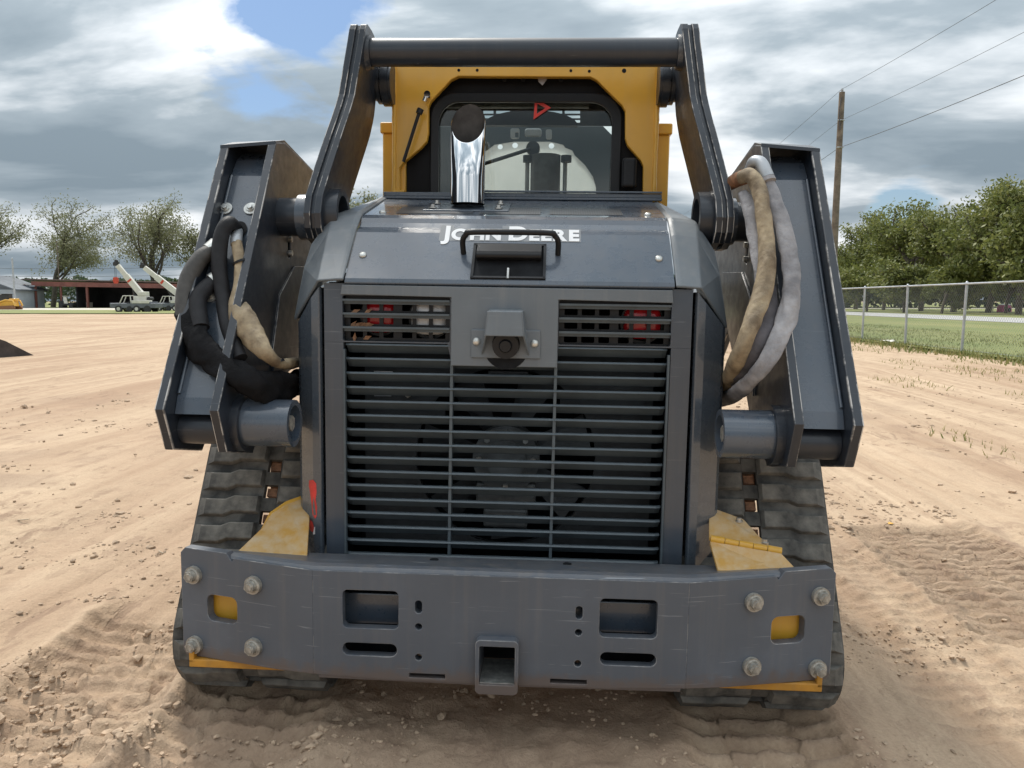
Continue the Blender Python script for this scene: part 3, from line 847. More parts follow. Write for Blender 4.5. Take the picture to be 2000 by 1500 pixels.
# folded top flange
def flange(z0, y0):
    m = MB()
    prof = [(0.004, BT - .002), (0.012, BT + .008), (0.030, BT + .011), (0.045, BT + .008), (0.20, BT - .020), (0.20, BT - .032), (0.03, BT - .012)]
    xs = [(-.795, .070), (-cx, 0.0), (cx, 0.0), (.795, .070)]
    rings = []
    for x, dy in xs:
        t = 0 if abs(x) <= cx else 1
        rings.append([(x + (0 if not t else -math.copysign(1, x) * 0.08 * (p[0] > .1)), min(p[0] + dy, .205 if p[0] > .1 else 9), p[1]) for p in prof])
    m.loft(rings, True, True); return m
ob('top_flange', flange(0, 0), 'paint_fold', bumper, 0.002)
for px, py in ((848, 1095), (1108, 1106)):
    p = mp(px, py, .14); ob('flange_hole', MB().cyl((p.x, .14, BT - .0095), (p.x, .14, BT - .0075), .013, 14), 'dark_inside', bumper)
bf = MB(); prof = [(0.004, BB), (0.004, BB - .010), (.12, BB - .012), (.12, BB)]
bf.loft([[(x, y, z + (.004 if abs(x) > .4 else 0)) for y, z in prof] for x in (-.50, -.06)], True, True)
bf.loft([[(x, y, z + (.004 if abs(x) > .4 else 0)) for y, z in prof] for x in (.06, .50)], True, True)
ob('bottom_flange', bf, 'paint_bumper', bumper, .002)
# back plates seen through the windows
bp = MB().box((-.47, .085, .285), (.47, .10, .375)); bp.box((-.47, .11, .415), (.47, .14, .445))
ob('crossmember', bp, 'paint_grey', bumper, .003)
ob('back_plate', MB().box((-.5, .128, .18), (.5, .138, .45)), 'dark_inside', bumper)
# bolts
bolt = MB(); bolt.ring((0, -.012, 0), (0, 0, 0), .0255, .008, 24)
bolt.cyl((0, -.010, 0), (0, -.014, 0), .0245, 24, .019); bolt.cyl((0, -.012, 0), (0, -.028, 0), .0175, 6, .0165); bolt.cyl((0, -.026, 0), (0, -.031, 0), .013, 12, .011)
bmesh_ = bolt.mesh('bolt'); fix_normals(bmesh_); bmesh_.materials.append(MATS['bolt_dusty'])
for s in (-1, 1):
    for xb, zb in ((.889, .411), (.694, .406), (.892, .200), (.697, .223)):
        yb = (xb - cx) / (WX - cx) * WY
        o = bpy.data.objects.new('bolt', bmesh_); COL.objects.link(o); o.parent = bumper
        o.location = (s * xb, yb, zb); o.rotation_euler = (0, random.uniform(0, 1), s * math.atan2(WY, WX - cx))
# hitch receiver
h = MB()
v, f = plate(rrect(-.0595, .146, .0575, .300, .014), [rrect(-.049, .174, .048, .282, .004)], .16, lambda u, w, t: (u, .052 + t, w), 0.002)
h.add(v, f)
hitch = ob('hitch_receiver', h, 'paint_bumper', bumper); 
ob('tube_end', MB().box((-.049, .128, .176), (.048, .131, .284)), 'dark_inside', hitch)
hm = MB().box((-.0475, -.02, .1745), (.0465, .125, .1765)); ob('worn_floor', hm, 'zinc', hitch)

# ---- engine door with louvres ----------------------------------------
DY = 0.25
GX0, GX1 = -.484, .468
dv = MB()
y0_, y1_ = DY, DY + .022
for xa0, xa1, xb0, xb1 in ((-.547, GX0 - .006, -.547, GX0 - .006), (GX1 + .008, .533, GX1 + .010, .535)):
    dv.hexa([(xa0, y0_, .40), (xa1, y0_, .40), (xa1, y1_, .40), (xa0, y1_, .40)], [(xb0, y0_, 1.0825), (xb1, y0_, 1.0825), (xb1, y1_, 1.0825), (xb0, y1_, 1.0825)])
v, f = plate([(-.547, 1.0830), (-.178, 1.0830), (-.166, 1.03), (.143, 1.03), (.150, 1.0830), (.535, 1.0830), (.535, 1.253), (-.547, 1.257)],
             [rrect(-.492, 1.0870, -.171, 1.222, .006, 2)[::-1], rrect(.149, 1.0870, .476, 1.218, .006, 2)[::-1]], .022,
             lambda u, w, t: (u, DY + .011 + t, w), 0.0)
dv.add(v, f)
door = ob('engine_door', dv, 'paint_panel', loader, .0025); tag(door, 'grey engine door with horizontal louvres')
# raised head panel and camera plate
hpn = MB(); v, f = plate([(-.494, 1.224), (-.166, 1.220), (-.166, 1.020), (.147, 1.020), (.147, 1.218), (.478, 1.2135), (.474, 1.250), (-.490, 1.2525)], [], .010,
                         lambda u, w, t: (u, DY - .0085 + t - max(0, (1.19 - w)) * 0.0, w), .002)
hpn.add(v, f); ob('head_panel', hpn, 'paint_shell', door)
# slats
NSL = 16; Z0, Z1 = 1.080, .437
sl = MB(); w2 = (GX1 - GX0) / 2
prof = [(-.0035, -.0042), (.0005, .0), (.011, .0005), (.0135, -.002), (.036, -.0285), (.032, -.0295), (.005, -.0055), (-.003, -.0055)]
rings = []
for x, k in ((-w2, .3), (-w2 + .014, 1.0), (w2 - .014, 1.0), (w2, .3)):
    rings.append([(x, DY + p[0] + (.006 if k < 1 else 0), p[1]) for p in prof])
sl.loft(rings, True, True)
slme = sl.mesh('slat'); fix_normals(slme); slme.materials.append(MATS['slat'])
for i in range(NSL):
    o = bpy.data.objects.new('slat', slme); COL.objects.link(o); o.parent = door
    z = Z0 + (Z1 - Z0) * i / (NSL - 1); o.location = ((GX0 + GX1) / 2 - .004 * i / NSL, .002, z); o.rotation_euler = (0, R(random.uniform(-.06, .06)), 0)
for xd0, xd1 in ((-.165, -.170), (.144, .139)):
    d = MB(); w = .0045
    d.hexa([(xd1 - w, DY + .002, .41), (xd1 + w, DY + .002, .41), (xd1 + w, DY + .034, .41), (xd1 - w, DY + .034, .41)],
           [(xd0 - w, DY + .002, 1.066), (xd0 + w, DY + .002, 1.066), (xd0 + w, DY + .034, 1.066), (xd0 - w, DY + .034, 1.066)])
    ob('divider', d, 'slat', door, .001)
for xe in (GX0 - .004, GX1 + .004):
    ob('side_strip', MB().box((xe - .0035, DY - .004, .42), (xe + .0035, DY + .014, 1.062)), 'slat', door, .001)
# lamp grilles
def lamp_grille(x0, x1, left):
    zs = [1.2085, 1.168, 1.1275] if left else [1.2045, 1.164, 1.1235]
    bar = MB().box((0, DY - .006, -.0030), (x1 - x0, DY + .012, .0030)); bar.box((0, DY + .010, -.012), (x1 - x0, DY + .013, .003))
    me = bar.mesh('lamp_bar'); me.materials.append(MATS['slat'])
    for z in zs:
        o = bpy.data.objects.new('lamp_bar', me); COL.objects.link(o); o.parent = door; o.location = (x0, 0, z)
    holes = []
    n = 6; wd = (x1 - x0 - .02) / n
    for z in zs:
        for i in range(n):
            a = x0 + .010 + i * wd; gap = .006 if i != 2 else .013; g0 = .006 if i != 3 else .013
            holes.append(rrect(a + g0, z - .031, a + wd - gap, z - .0095, .002, 1))
    v, f = plate([(x0, 1.084), (x1, 1.084), (x1, 1.222), (x0, 1.222)], holes, .004, lambda u, w, t: (u, DY + .028 + t, w))
    ob('lamp_screen', MB().add(v, f), 'black_plastic', door)
lamp_grille(-.491, -.172, True); lamp_grille(.150, .475, False)
def lamp(x, z, rx, rz, mat, nm):
    m = MB(); rings = []
    for k, (sc, y) in enumerate(((1.0, .0), (1.0, -.010), (.93, -.018), (.6, -.024), (.02, -.026))):
        rings.append([(x + rx * sc * math.copysign(abs(math.cos(t)) ** .6, math.cos(t)), DY + .062 + y, z + rz * sc * math.copysign(abs(math.sin(t)) ** .6, math.sin(t))) for t in [2 * math.pi * i / 28 for i in range(28)]])
    m.loft(rings, True, True, True); o = ob(nm, m, mat, door)
    b = MB().ring((x, DY + .056, z), (x, DY + .075, z), max(rx, rz) * 1.16, max(rx, rz) * 1.0); ob('lamp_bezel', b, 'black_plastic', door)
    return o
lamp(-.393, 1.160, .052, .050, 'red_lens', 'tail_lamp'); lamp(-.240, 1.158, .056, .052, 'white_lens', 'work_lamp')
lamp(.398, 1.155, .056, .050, 'red_lens', 'tail_lamp')
# dead leaves caught in the lamp grille
for i in range(9):
    a = random.uniform(0, 6.28); c = Vector((random.uniform(-.475, -.40), DY + .022, random.choice((1.09, 1.128, 1.168)) + .006))
    l = .016; d = Vector((math.cos(a), .3, math.sin(a))) * l; e = Vector((-math.sin(a), .2, math.cos(a))) * l * .4
    ob('dead_leaf', MB().add([c - d, c - e + Vector((0, -.003, 0)), c + d, c + e], [(0, 1, 2, 3)]), 'leaf_dry', door, recalc=False)
# rear view camera under its hood
bk = MB()
bk.box((-.106, DY - .020, 1.045), (.097, DY - .0145, 1.128))
ob('camera_bracket', bk, 'paint_shell', door, .006, 3)
hd = MB()
y0, y1 = DY - .016, DY - .072
xa, xb = -.053, .043
hd.hexa([(xa, y0, 1.188), (xb, y0, 1.188), (xb, y0, 1.182), (xa, y0, 1.182)], [(xa, y1, 1.183), (xb, y1, 1.183), (xb, y1, 1.177), (xa, y1, 1.177)])
hd.hexa([(xa, y1, 1.183), (xb, y1, 1.183), (xb, y1 + .006, 1.183), (xa, y1 + .006, 1.183)], [(xa - .006, y1 - .006, 1.112), (xb + .006, y1 - .006, 1.112), (xb + .006, y1, 1.112), (xa - .006, y1, 1.112)])
for x, sg in ((xa, -1), (xb, 1)):
    hd.hexa([(x - .003, y1, 1.183), (x + .003, y1, 1.183), (x + .003, y0, 1.186), (x - .003, y0, 1.186)],
            [(x + sg * .006 - .003, y1, 1.112), (x + sg * .006 + .003, y1, 1.112), (x + sg * .022 + .003, y0, 1.05), (x + sg * .022 - .003, y0, 1.05)])
ob('camera_hood', hd, 'paint_shell', door, .004, 3)
lens = MB().cyl((-.003, DY - .012, 1.087), (-.003, DY - .050, 1.083), .042, 24, .038).cyl((-.003, DY - .05, 1.083), (-.003, DY - .060, 1.082), .020, 18, .016)
ob('camera_lens', lens, 'black_plastic', door)
ob('lens_cutout', MB().cyl((-.003, DY - .0142, 1.078), (-.003, DY - .0152, 1.078), .066, 28), 'dark_inside', door)
rv = MB(); rv.loft([[(r_ * math.cos(t), y, r_ * math.sin(t)) for t in [2 * math.pi * i / 18 for i in range(18)]] for r_, y in ((.0118, 0), (.0116, -.003), (.008, -.0065), (.0005, -.0075))], True, True, True)
rvm = rv.mesh('button_screw'); fix_normals(rvm); rvm.materials.append(MATS['zinc'])
def screw(x, y, z, par, rx=0.0, sc=1.0):
    o = bpy.data.objects.new('button_screw', rvm); COL.objects.link(o); o.parent = par; o.location = (x, y, z); o.rotation_euler = (rx, 0, 0); o.scale = (sc,) * 3
screw(-.090, DY - .0195, 1.093, door); screw(.080, DY - .0195, 1.090, door)
# behind the louvres: cooling pack, shroud, fan
eng = MB().box((-.60, .62, .345), (.60, .66, 1.30)); 
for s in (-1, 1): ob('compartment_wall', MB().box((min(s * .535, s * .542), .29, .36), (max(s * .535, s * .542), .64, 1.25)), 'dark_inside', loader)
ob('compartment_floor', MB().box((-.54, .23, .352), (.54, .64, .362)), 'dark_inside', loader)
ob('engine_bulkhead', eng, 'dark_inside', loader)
v, f = plate([(-.46, .42), (.45, .42), (.45, 1.06), (-.46, 1.06)], [circ2(-.01, .72, .285, 40)], .02, lambda u, w, t: (u, .40 + t, w))
shroud = ob('fan_shroud', MB().add(v, f), 'cooler', loader)
fan = MB()
for k in range(7):
    a = 2 * math.pi * k / 7 + .35
    def pt(r_, da, y): return (-.01 + r_ * math.cos(a + da), .42 + y, .72 + r_ * math.sin(a + da))
    fan.add([pt(.08, -.25, -.012), pt(.275, -.28, -.03), pt(.28, .16, .015), pt(.08, .25, .02)], [(0, 1, 2, 3)])
fanob = ob('cooling_fan', fan, 'cooler', loader)
hub = MB().cyl((-.005, .35, .72), (-.005, .43, .72), .105, 30).cyl((-.005, .335, .72), (-.005, .36, .72), .062, 24)
ob('fan_hub', hub, 'engine_grey', fanob, .003)
for k in range(8):
    a = 2 * math.pi * k / 8; c = Vector((-.005 + .085 * math.cos(a), .348, .72 + .085 * math.sin(a)))
    ob('hub_bolt', MB().cyl(c, c + Vector((0, -.010, 0)), .009, 6), 'steel', fanob)
mt = MB().box((-.10, .36, .56), (.09, .46, .64)); mt.box((-.075, .35, .50), (.065, .45, .56)); ob('fan_motor', mt, 'engine_grey', loader, .008)
ob('warning_sticker', MB().box((-.43, .386, .955), (-.37, .3885, .985)), 'white_decal', shroud)
ob('warning_sticker', MB().box((-.43, .386, .905), (-.375, .3885, .915)), 'grey_decal', shroud)
for x in (-.32, .33):
    ob('shroud_bolt', MB().cyl((x, .39, .915), (x, .375, .913), .010, 6), 'steel', shroud)
for a_, b_ in (((-.06, .30, .99), (.06, .39, 1.00)), ((.16, .36, .88), (.42, .388, .93)), ((-.44, .36, .84), (-.2, .388, .87))): ob('cooler_bracket', MB().box(a_, b_), 'cooler', shroud)

# ---- corner pillars (door posts) -------------------------------------
for s in (-1, 1):
    xi = .558 if s < 0 else .545
    xo = .640
    m = MB()
    zt_i, zt_o = 1.246, 1.140
    lower = [(xi, .262, .425), (xi + .006, .252, .425), (xi + .03, .256, .425), (xo - .006, .292, .425), (xo + .004, .305, .425), (xo + .014, .42, .425), (xo + .014, .95, .425), (xi, .95, .425)]
    upper = [(xi, .262, zt_i), (xi + .006, .252, zt_i), (xi + .03, .256, zt_i - .03), (xo - .006, .292, zt_o + .01), (xo + .004, .305, zt_o), (xo + .014, .42, zt_o + .03), (xo + .014, .95, zt_o + .2), (xi, .95, zt_i)]
    n = len(lower)
    V = [(s * a, b, c) for a, b, c in lower] + [(s * a, b, c) for a, b, c in upper]
    F = [(i, (i + 1) % n, (i + 1) % n + n, i + n) for i in range(n)] + [tuple(range(n)), tuple(range(2 * n - 1, n - 1, -1))]
    m.add(V, F)
    o = ob('side_panel', m, 'paint_gloss', loader, .003)
    tag(o, ('left' if s < 0 else 'right') + ' hood side panel' + (' with torn red sticker' if s < 0 else ''))
    if s < 0:
        def sp_pt(px, py):
            # point on the slanted rear face of the left pillar
            y = .27
            for _ in range(8):
                q = mp(px, py, y); x = -q.x
                y = .256 + (x - .588) * (.036 / .046) if x > .588 else .255
            return mp(px, py, y) + Vector((-.6, -1, 0)).normalized() * .0012
        out1 = [(604, 938), (612, 937), (618, 944), (619, 962), (617, 975), (620, 990), (619, 1008), (616, 1013), (611, 1005), (609, 985), (606, 960), (604, 950)]
        out2 = [(607, 1015), (611, 1020), (614, 1030), (612, 1040), (606, 1035), (604, 1026)]
        out3 = [(611, 1032), (616, 1028), (616, 1043), (612, 1044)]
        for out_, mt_ in ((out1, 'red_tape'), (out2, 'red_tape'), (out3, 'white_decal')):
            c = MB().add([sp_pt(*p) for p in out_], [tuple(range(len(out_)))])
            ob('torn_sticker', c, mt_, o, recalc=False)

# ---- hood -------------------------------------------------------------
lidp = [(.236, 1.258), (.243, 1.272), (.385, 1.418), (.400, 1.429), (.418, 1.436), (.436, 1.452), (.447, 1.468), (.470, 1.480), (.84, 1.580)]
LX0, LX1 = -.482, .480
m = MB(); top = []; bot = []
def lid_ring(x):
    t = .02
    r_ = [(x, y, z) for y, z in lidp]; r_ += [(x, .84, 1.56), (x, .47, 1.455), (x, .41, 1.40), (x, .25, 1.25)]
    return r_
m.loft([lid_ring(LX0), lid_ring(LX0 + .004), lid_ring(LX1 - .004), lid_ring(LX1)], True, True)
lid = ob('hood_lid', m, 'paint_grey', loader, .004, 3); tag(lid, 'glossy grey engine hood lid with raised white lettering')
def lid_pt(x, y):
    """point on the lid surface"""
    ys = [p[0] for p in lidp]; zs = [p[1] for p in lidp]
    return Vector((x, y, float(np.interp(y, ys, zs))))
SL = math.atan2(1.418 - 1.272, .385 - .243)      # slope of the rear face
ld = Vector((0, math.cos(SL), math.sin(SL))); ln = Vector((0, -math.sin(SL), math.cos(SL)))
for x, y in ((-.445, .312), (.442, .312)):
    p = lid_pt(x, y) + ln * .0005; screw(p.x, p.y, p.z, lid, SL - math.pi / 2, 1.0)
for x in (-.43, .43):
    p = lid_pt(x, .52); screw(p.x, p.y, p.z, lid, R(-75), 1.0)
for x0, x1 in ((-.385, -.135), (-.115, .085), (.115, .35)):
    g = MB(); q = [lid_pt(x0, .505), lid_pt(x1, .505), lid_pt(x1, .64), lid_pt(x0, .64)]
    g.add([p + Vector((0, -.0003, .0012)) for p in q], [(0, 1, 2, 3)]); ob('vent_screen', g, 'perforated', lid, recalc=False)
# lettering
def lettering():
    y0 = .3640                     # baseline on the slope
    base = lid_pt(0, y0)
    x = -.2165
    parts = [('J', .098), ('OHN', .076), (' ', .03), ('D', .098), ('EERE', .076)]
    runs = []; xx = 0
    white = MB(); under = MB()
    for t, sz in parts:
        if t == ' ': xx += .022; continue
        for ch_ in t:
            v, f = text_mesh(ch_, sz, .0036)
            vx = [a[0] for a in v]; w = max(vx) - min(vx)
            dz = -.003 if sz > .06 and ch_ == 'J' else 0
            runs.append((xx - min(vx), v, f, dz, ch_, sz)); xx += w * 1.0 + .0060
    k = .4240 / (xx - .006)
    for ox, v, f, dz, ch_, sz in runs:
        pts = []
        for a in v:
            u = x + (a[0] + ox) * k
            pts.append(base + Vector((u, 0, 0)) + ld * (a[1] * .88) + ln * (a[2] + .0016))
        white.add(pts, f)
    o = ob('lettering', white, 'white_decal', lid, recalc=False)
    e = MB()
    def quad(u0, u1, v0, v1, h):
        e.add([base + Vector((u, 0, 0)) + ld * w + ln * h for u, w in ((u0, v0), (u1, v0), (u1, v1), (u0, v1))], [(0, 1, 2, 3)])
    quad(-.222, -.180, -.006, .066, .0007); quad(-.1799, -.030, -.006, .053, .0007); quad(-.0299, .030, -.006, .066, .0007); quad(.0301, .212, -.006, .053, .0007)
    ob('lettering_backing', e, 'grey_decal', lid, recalc=False)
lettering()
# grab handle
hz = [(-.141, .335), (-.141, .372), (-.134, .395), (-.112, .408), (.112, .408), (.136, .395), (.143, .372), (.143, .335)]
pts = []
base_pts = [(-.141, 0), (-.141, .9), (-.13, 1.35), (-.105, 1.55), (.107, 1.55), (.132, 1.35), (.143, .9), (.143, 0)]
anchor = lid_pt(0, .322); hd_ = (Vector((0, -.55, .83))).normalized()
hp_ = spline([(u, *(anchor + hd_ * (w * .046))[1:]) for u, w in base_pts], 5)
ob('grab_handle', MB().tube(hp_, .0085, 12), 'black_plastic', lid)
# latch pocket
la, lb = lid_pt(0, .250), lid_pt(0, .345)
def lp(u, w, h): return la.lerp(lb, w) + Vector((u, 0, 0)) + ln * h
pk = MB(); 
pk.add([lp(-.110, -.03, .0015), lp(.106, -.03, .0015), lp(.106, 1.02, .0015), lp(-.110, 1.02, .0015)], [(0, 1, 2, 3)])
pocket = ob('latch_pocket', pk, 'dark_inside', lid, recalc=False)
fm = MB()
for a, b in (((-.112, -.03), (-.104, 1.03)), ((.100, -.03), (.108, 1.03)), ((-.112, .98), (.108, 1.04)), ((-.112, -.05), (.108, .0))):
    fm.hexa([lp(a[0], a[1], 0), lp(b[0], a[1], 0), lp(b[0], b[1], 0), lp(a[0], b[1], 0)], [lp(a[0], a[1], .007), lp(b[0], a[1], .007), lp(b[0], b[1], .007), lp(a[0], b[1], .007)])
ob('latch_frame', fm, 'black_plastic', pocket)
pd = MB(); r0 = []; r1 = []
for w, h in ((.97, .002), (.95, .016), (.60, .030), (.50, .030), (.46, .022), (.52, .002)):
    r0.append(lp(-.098, w, h)); r1.append(lp(.094, w, h))
pd.loft([r0, r1], True, True); ob('latch_paddle', pd, 'black_plastic', pocket, .003)
ob('latch_striker', MB().cyl(lp(-.002, -.05, .004), lp(-.002, .2, .012), .004, 8), 'steel', pocket)
gapm = MB().box((-.535, .262, 1.2575), (.525, .34, 1.2605)); ob('hood_seal', gapm, 'gasket', lid)
# shoulders: faceted side shells
for s in (-1, 1):
    e = (-LX0 if s < 0 else LX1) + .003
    A = [(e, .236, 1.262), (e, .385, 1.4135), (e, .447, 1.463), (e, .470, 1.4745), (e + .0, .84, 1.574)]
    A2 = [(e + .014, .234, 1.262), (e + .014, .385, 1.421), (e + .014, .447, 1.470), (e + .014, .47, 1.482), (e + .014, .84, 1.579)]
    Bq = [(.558, .240, 1.258), (.566, .385, 1.412), (.572, .445, 1.462), (.574, .475, 1.472), (.522, .84, 1.566)]
    C_ = [(.655, .325, 1.142), (.6335, .36, 1.30), (.622, .40, 1.375), (.600, .46, 1.428), (.545, .84, 1.545)]
    D_ = [(.662, .60, 1.16), (.660, .62, 1.30), (.650, .64, 1.36), (.640, .66, 1.40), (.56, .86, 1.50)]
    rows = [A, A2, Bq, C_, D_]
    sh = MB(); V = []; n = 5
    for r_ in rows: V += [(s * a, b, c) for a, b, c in r_]
    F = []
    for i in range(len(rows) - 1):
        for j in range(n - 1):
            F.append((i * n + j, i * n + j + 1, (i + 1) * n + j + 1, (i + 1) * n + j))
    sh.add(V, F)
    o = ob('hood_shoulder', sh, 'paint_shell', loader); tag(o, ('left' if s < 0 else 'right') + ' faceted plastic hood shoulder')
    md = o.modifiers.new('thick', 'SOLIDIFY'); md.thickness = .010; md.offset = -1.0 if s > 0 else 1.0
    md = o.modifiers.new('bevel', 'BEVEL'); md.width = .006; md.segments = 3; md.limit_method = 'ANGLE'; md.angle_limit = R(12)
# ledge at the foot of the cab window
lg = MB().box((-.497, .835, 1.588), (.515, .875, 1.603)); lg.box((-.20, .828, 1.604), (.515, .84, 1.611)); lg.box((-.497, .82, 1.577), (.515, .86, 1.586))
ob('hood_ledge', lg, 'paint_grey', loader, .002)

# ---- exhaust ----------------------------------------------------------
EX, EY, ER = -.163, .62, .0575
zb = 1.535
n = 40
def cut(t, z0, z1, r_):
    y = math.sin(t); return (EX + r_ * math.cos(t), EY + r_ * y, z0 + (z1 - z0) * (y + 1) / 2)
ex = MB(); T_ = [2 * math.pi * k / n for k in range(n)]
ex.loft([[(EX + ER * math.cos(t), EY + ER * math.sin(t), zb) for t in T_], [(EX + ER * math.cos(t), EY + ER * math.sin(t), 1.62) for t in T_],
         [cut(t, 1.722, 1.872, ER) for t in T_], [cut(t, 1.725, 1.875, ER - .002) for t in T_]], True, False, True)
exh = ob('exhaust_pipe', ex, 'chrome', loader); tag(exh, 'polished chrome exhaust stack with slanted mouth')
ob('soot_lining', MB().loft([[cut(t, 1.7245, 1.8745, ER - .002) for t in T_], [cut(t, 1.60, 1.60, ER - .003) for t in T_]], True, False, True), 'soot', exh, recalc=False)
def lidz(y): return lid_pt(0, y).z
fp = MB(); fp.hexa([(-.305, .55, lidz(.55)), (-.020, .55, lidz(.55)), (-.020, .70, lidz(.70)), (-.305, .70, lidz(.70))],
                   [(-.305, .55, lidz(.55) + .006), (-.020, .55, lidz(.55) + .006), (-.020, .70, lidz(.70) + .006), (-.305, .70, lidz(.70) + .006)])
ob('base_plate', fp, 'paint_grey', exh, .002)
for x in (-.275, -.055):
    for y in (.58, .675):
        ob('base_bolt', MB().cyl((x, y, lidz(y) + .005), (x, y, lidz(y) + .018), .009, 6).cyl((x, y, lidz(y) + .005), (x, y, lidz(y) + .009), .014, 16), 'steel', exh)

# ---- lift arms ---------------------------------------------------------
def rear_y(z): return .600 * (z - .905)
for s in (-1, 1):
    side = 'left' if s < 0 else 'right'
    arm_prof = [(0.0, .905), (.05, .785), (.225, .748), (.262, .785), (.46, .87), (.76, 1.18), (1.3, 1.22), (2.15, .60), (2.42, .60), (2.42, .86), (1.4, 1.60), (.95, 1.655), (.56, 1.713), (.468, 1.690)]
    inner_prof = [(0.0, .905), (.05, .782), (.235, .742), (.275, .785), (.46, .87), (.76, 1.18), (1.3, 1.22), (2.15, .60), (2.42, .60), (2.42, .86), (1.4, 1.60), (.95, 1.668), (.56, 1.722), (.478, 1.706)]
    slot = rrect(.575, 1.345, .600, 1.425, .0115)
    v, f = plate(arm_prof, [], .028, lambda u, w, t: (s * (.930 + t), u, w), .0045); m = MB().add(v, f)
    arm = ob('lift_arm', m, 'paint_arm', loader); tag(arm, side + ' lift arm, a deep box of welded dark grey plate')
    v, f = plate(inner_prof, [slot], .026, lambda u, w, t: (s * (.778 + t), u, w), .003)
    ob('inner_plate', MB().add(v, f), 'paint_arm', arm)
    # recessed web between the plates, following the rear edge
    def wb(z, d): return (rear_y(z) + d, z)
    web = MB(); zz = [.885, .93, 1.3, 1.60, 1.66, 1.69]; dd = [.070, .060, .060, .060, .075, .11]
    rings = []
    for z, d in zip(zz, dd):
        y = rear_y(z) + d
        rings.append([(s * .792, y, z), (s * .916, y, z), (s * .916, y + .012, z), (s * .792, y + .012, z)])
    web.loft(rings, True, True); ob('web_plate', web, 'paint_grey', arm, .002)
    tp = MB(); tp.loft([[(s * .766, .474, 1.7000), (s * .943, .464, 1.6840), (s * .943, .466, 1.6945), (s * .766, .476, 1.7105)],
                        [(s * .766, .56, 1.720), (s * .943, .56, 1.7115), (s * .943, .56, 1.722), (s * .766, .56, 1.7305)],
                        [(s * .776, .95, 1.668), (s * .934, .95, 1.658), (s * .934, .95, 1.67), (s * .776, .95, 1.68)],
                        [(s * .776, 1.4, 1.601), (s * .934, 1.4, 1.601), (s * .934, 1.4, 1.613), (s * .776, 1.4, 1.613)]], True, True)
    ob('top_plate', tp, 'paint_arm', arm, .002)
    # weld strips along the web
    for xw in (.797, .911):
        ob('weld_bead', MB().tube([(s * xw, rear_y(z) + .058, z) for z in (.94, 1.1, 1.3, 1.5, 1.6)], .0055, 8), 'paint_grey', arm)
    # lower pivot tubes
    ob('pivot_tube', MB().cyl((s * .915, .115, .838), (s * .79, .115, .838), .046, 28), 'paint_arm', arm)
    t2 = MB().ring((s * .765, .145, .852), (s * .605, .145, .852), .068, .052, 36); t2.cyl((s * .765, .145, .852), (s * .64, .145, .852), .05, 24)
    ob('pivot_sleeve', t2, 'paint_grey', arm)
    ob('sleeve_collar', MB().ring((s * .768, .145, .852), (s * .742, .145, .852), .083, .06, 36), 'paint_arm', arm, .003)
    ob('pivot_bolt', MB().cyl((s * .64, .145, .852), (s * .612, .145, .852), .024, 6), 'bolt_dusty', arm, .002)
    # upper pivot boss
    bs = MB().cyl((s * .768, .52, 1.475), (s * .655, .52, 1.475), .062, 32)
    ob('upper_boss', bs, 'paint_arm', arm)
    ob('boss_collar', MB().cyl((s * .700, .52, 1.475), (s * .668, .52, 1.475), .074, 36), 'paint_grey', arm, .003)
    for zq in (1.362, 1.408):
        ob('slot_bolt', MB().cyl((s * .768, .588, zq), (s * .755, .588, zq), .0095, 12), 'zinc', arm)
    rc = circ2(0, 0, 1, 3)
    ob('stiffener', MB().add(*plate([(.40, .93), (.62, .98), (.95, 1.27), (.9, 1.33), (.62, 1.32), (.47, 1.22), (.40, 1.05)], [], .008, lambda u, w, t: (s * (.761 + t), u, w), .002)), 'paint_arm', arm)
    if s < 0:
        for px, py in ((441, 408), (490, 408), (412, 578)):
            q = mp(px, py, .36); y = rear_y(q.z) + .058; q = mp(px, py, y); y = rear_y(q.z) + .058; q = mp(px, py, y)
            nrm = Vector((0, -1, .6)).normalized()
            w = ob('washer', MB().cyl(q, q + nrm * .004, .0215, 28).cyl(q, q + nrm * .008, .0125, 20), 'zinc', arm)
            ob('washer_bolt', MB().cyl(q, q + nrm * .016, .0085, 6), 'steel', arm)
        q = mp(468, 452, .37); y = rear_y(q.z) + .058; q = mp(466, 450, y)
        nrm = Vector((0, -1, .6)).normalized(); hole = MB(); uu = Vector((1, 0, 0)); vv = Vector((0, .6, 1)).normalized()
        hole.add([q + nrm * .0015 + uu * a * .026 + vv * b * .034 for a, b in circ2(0, 0, 1, 20)], [tuple(range(20))])
        ob('hose_port', hole, 'gasket', arm, recalc=False)

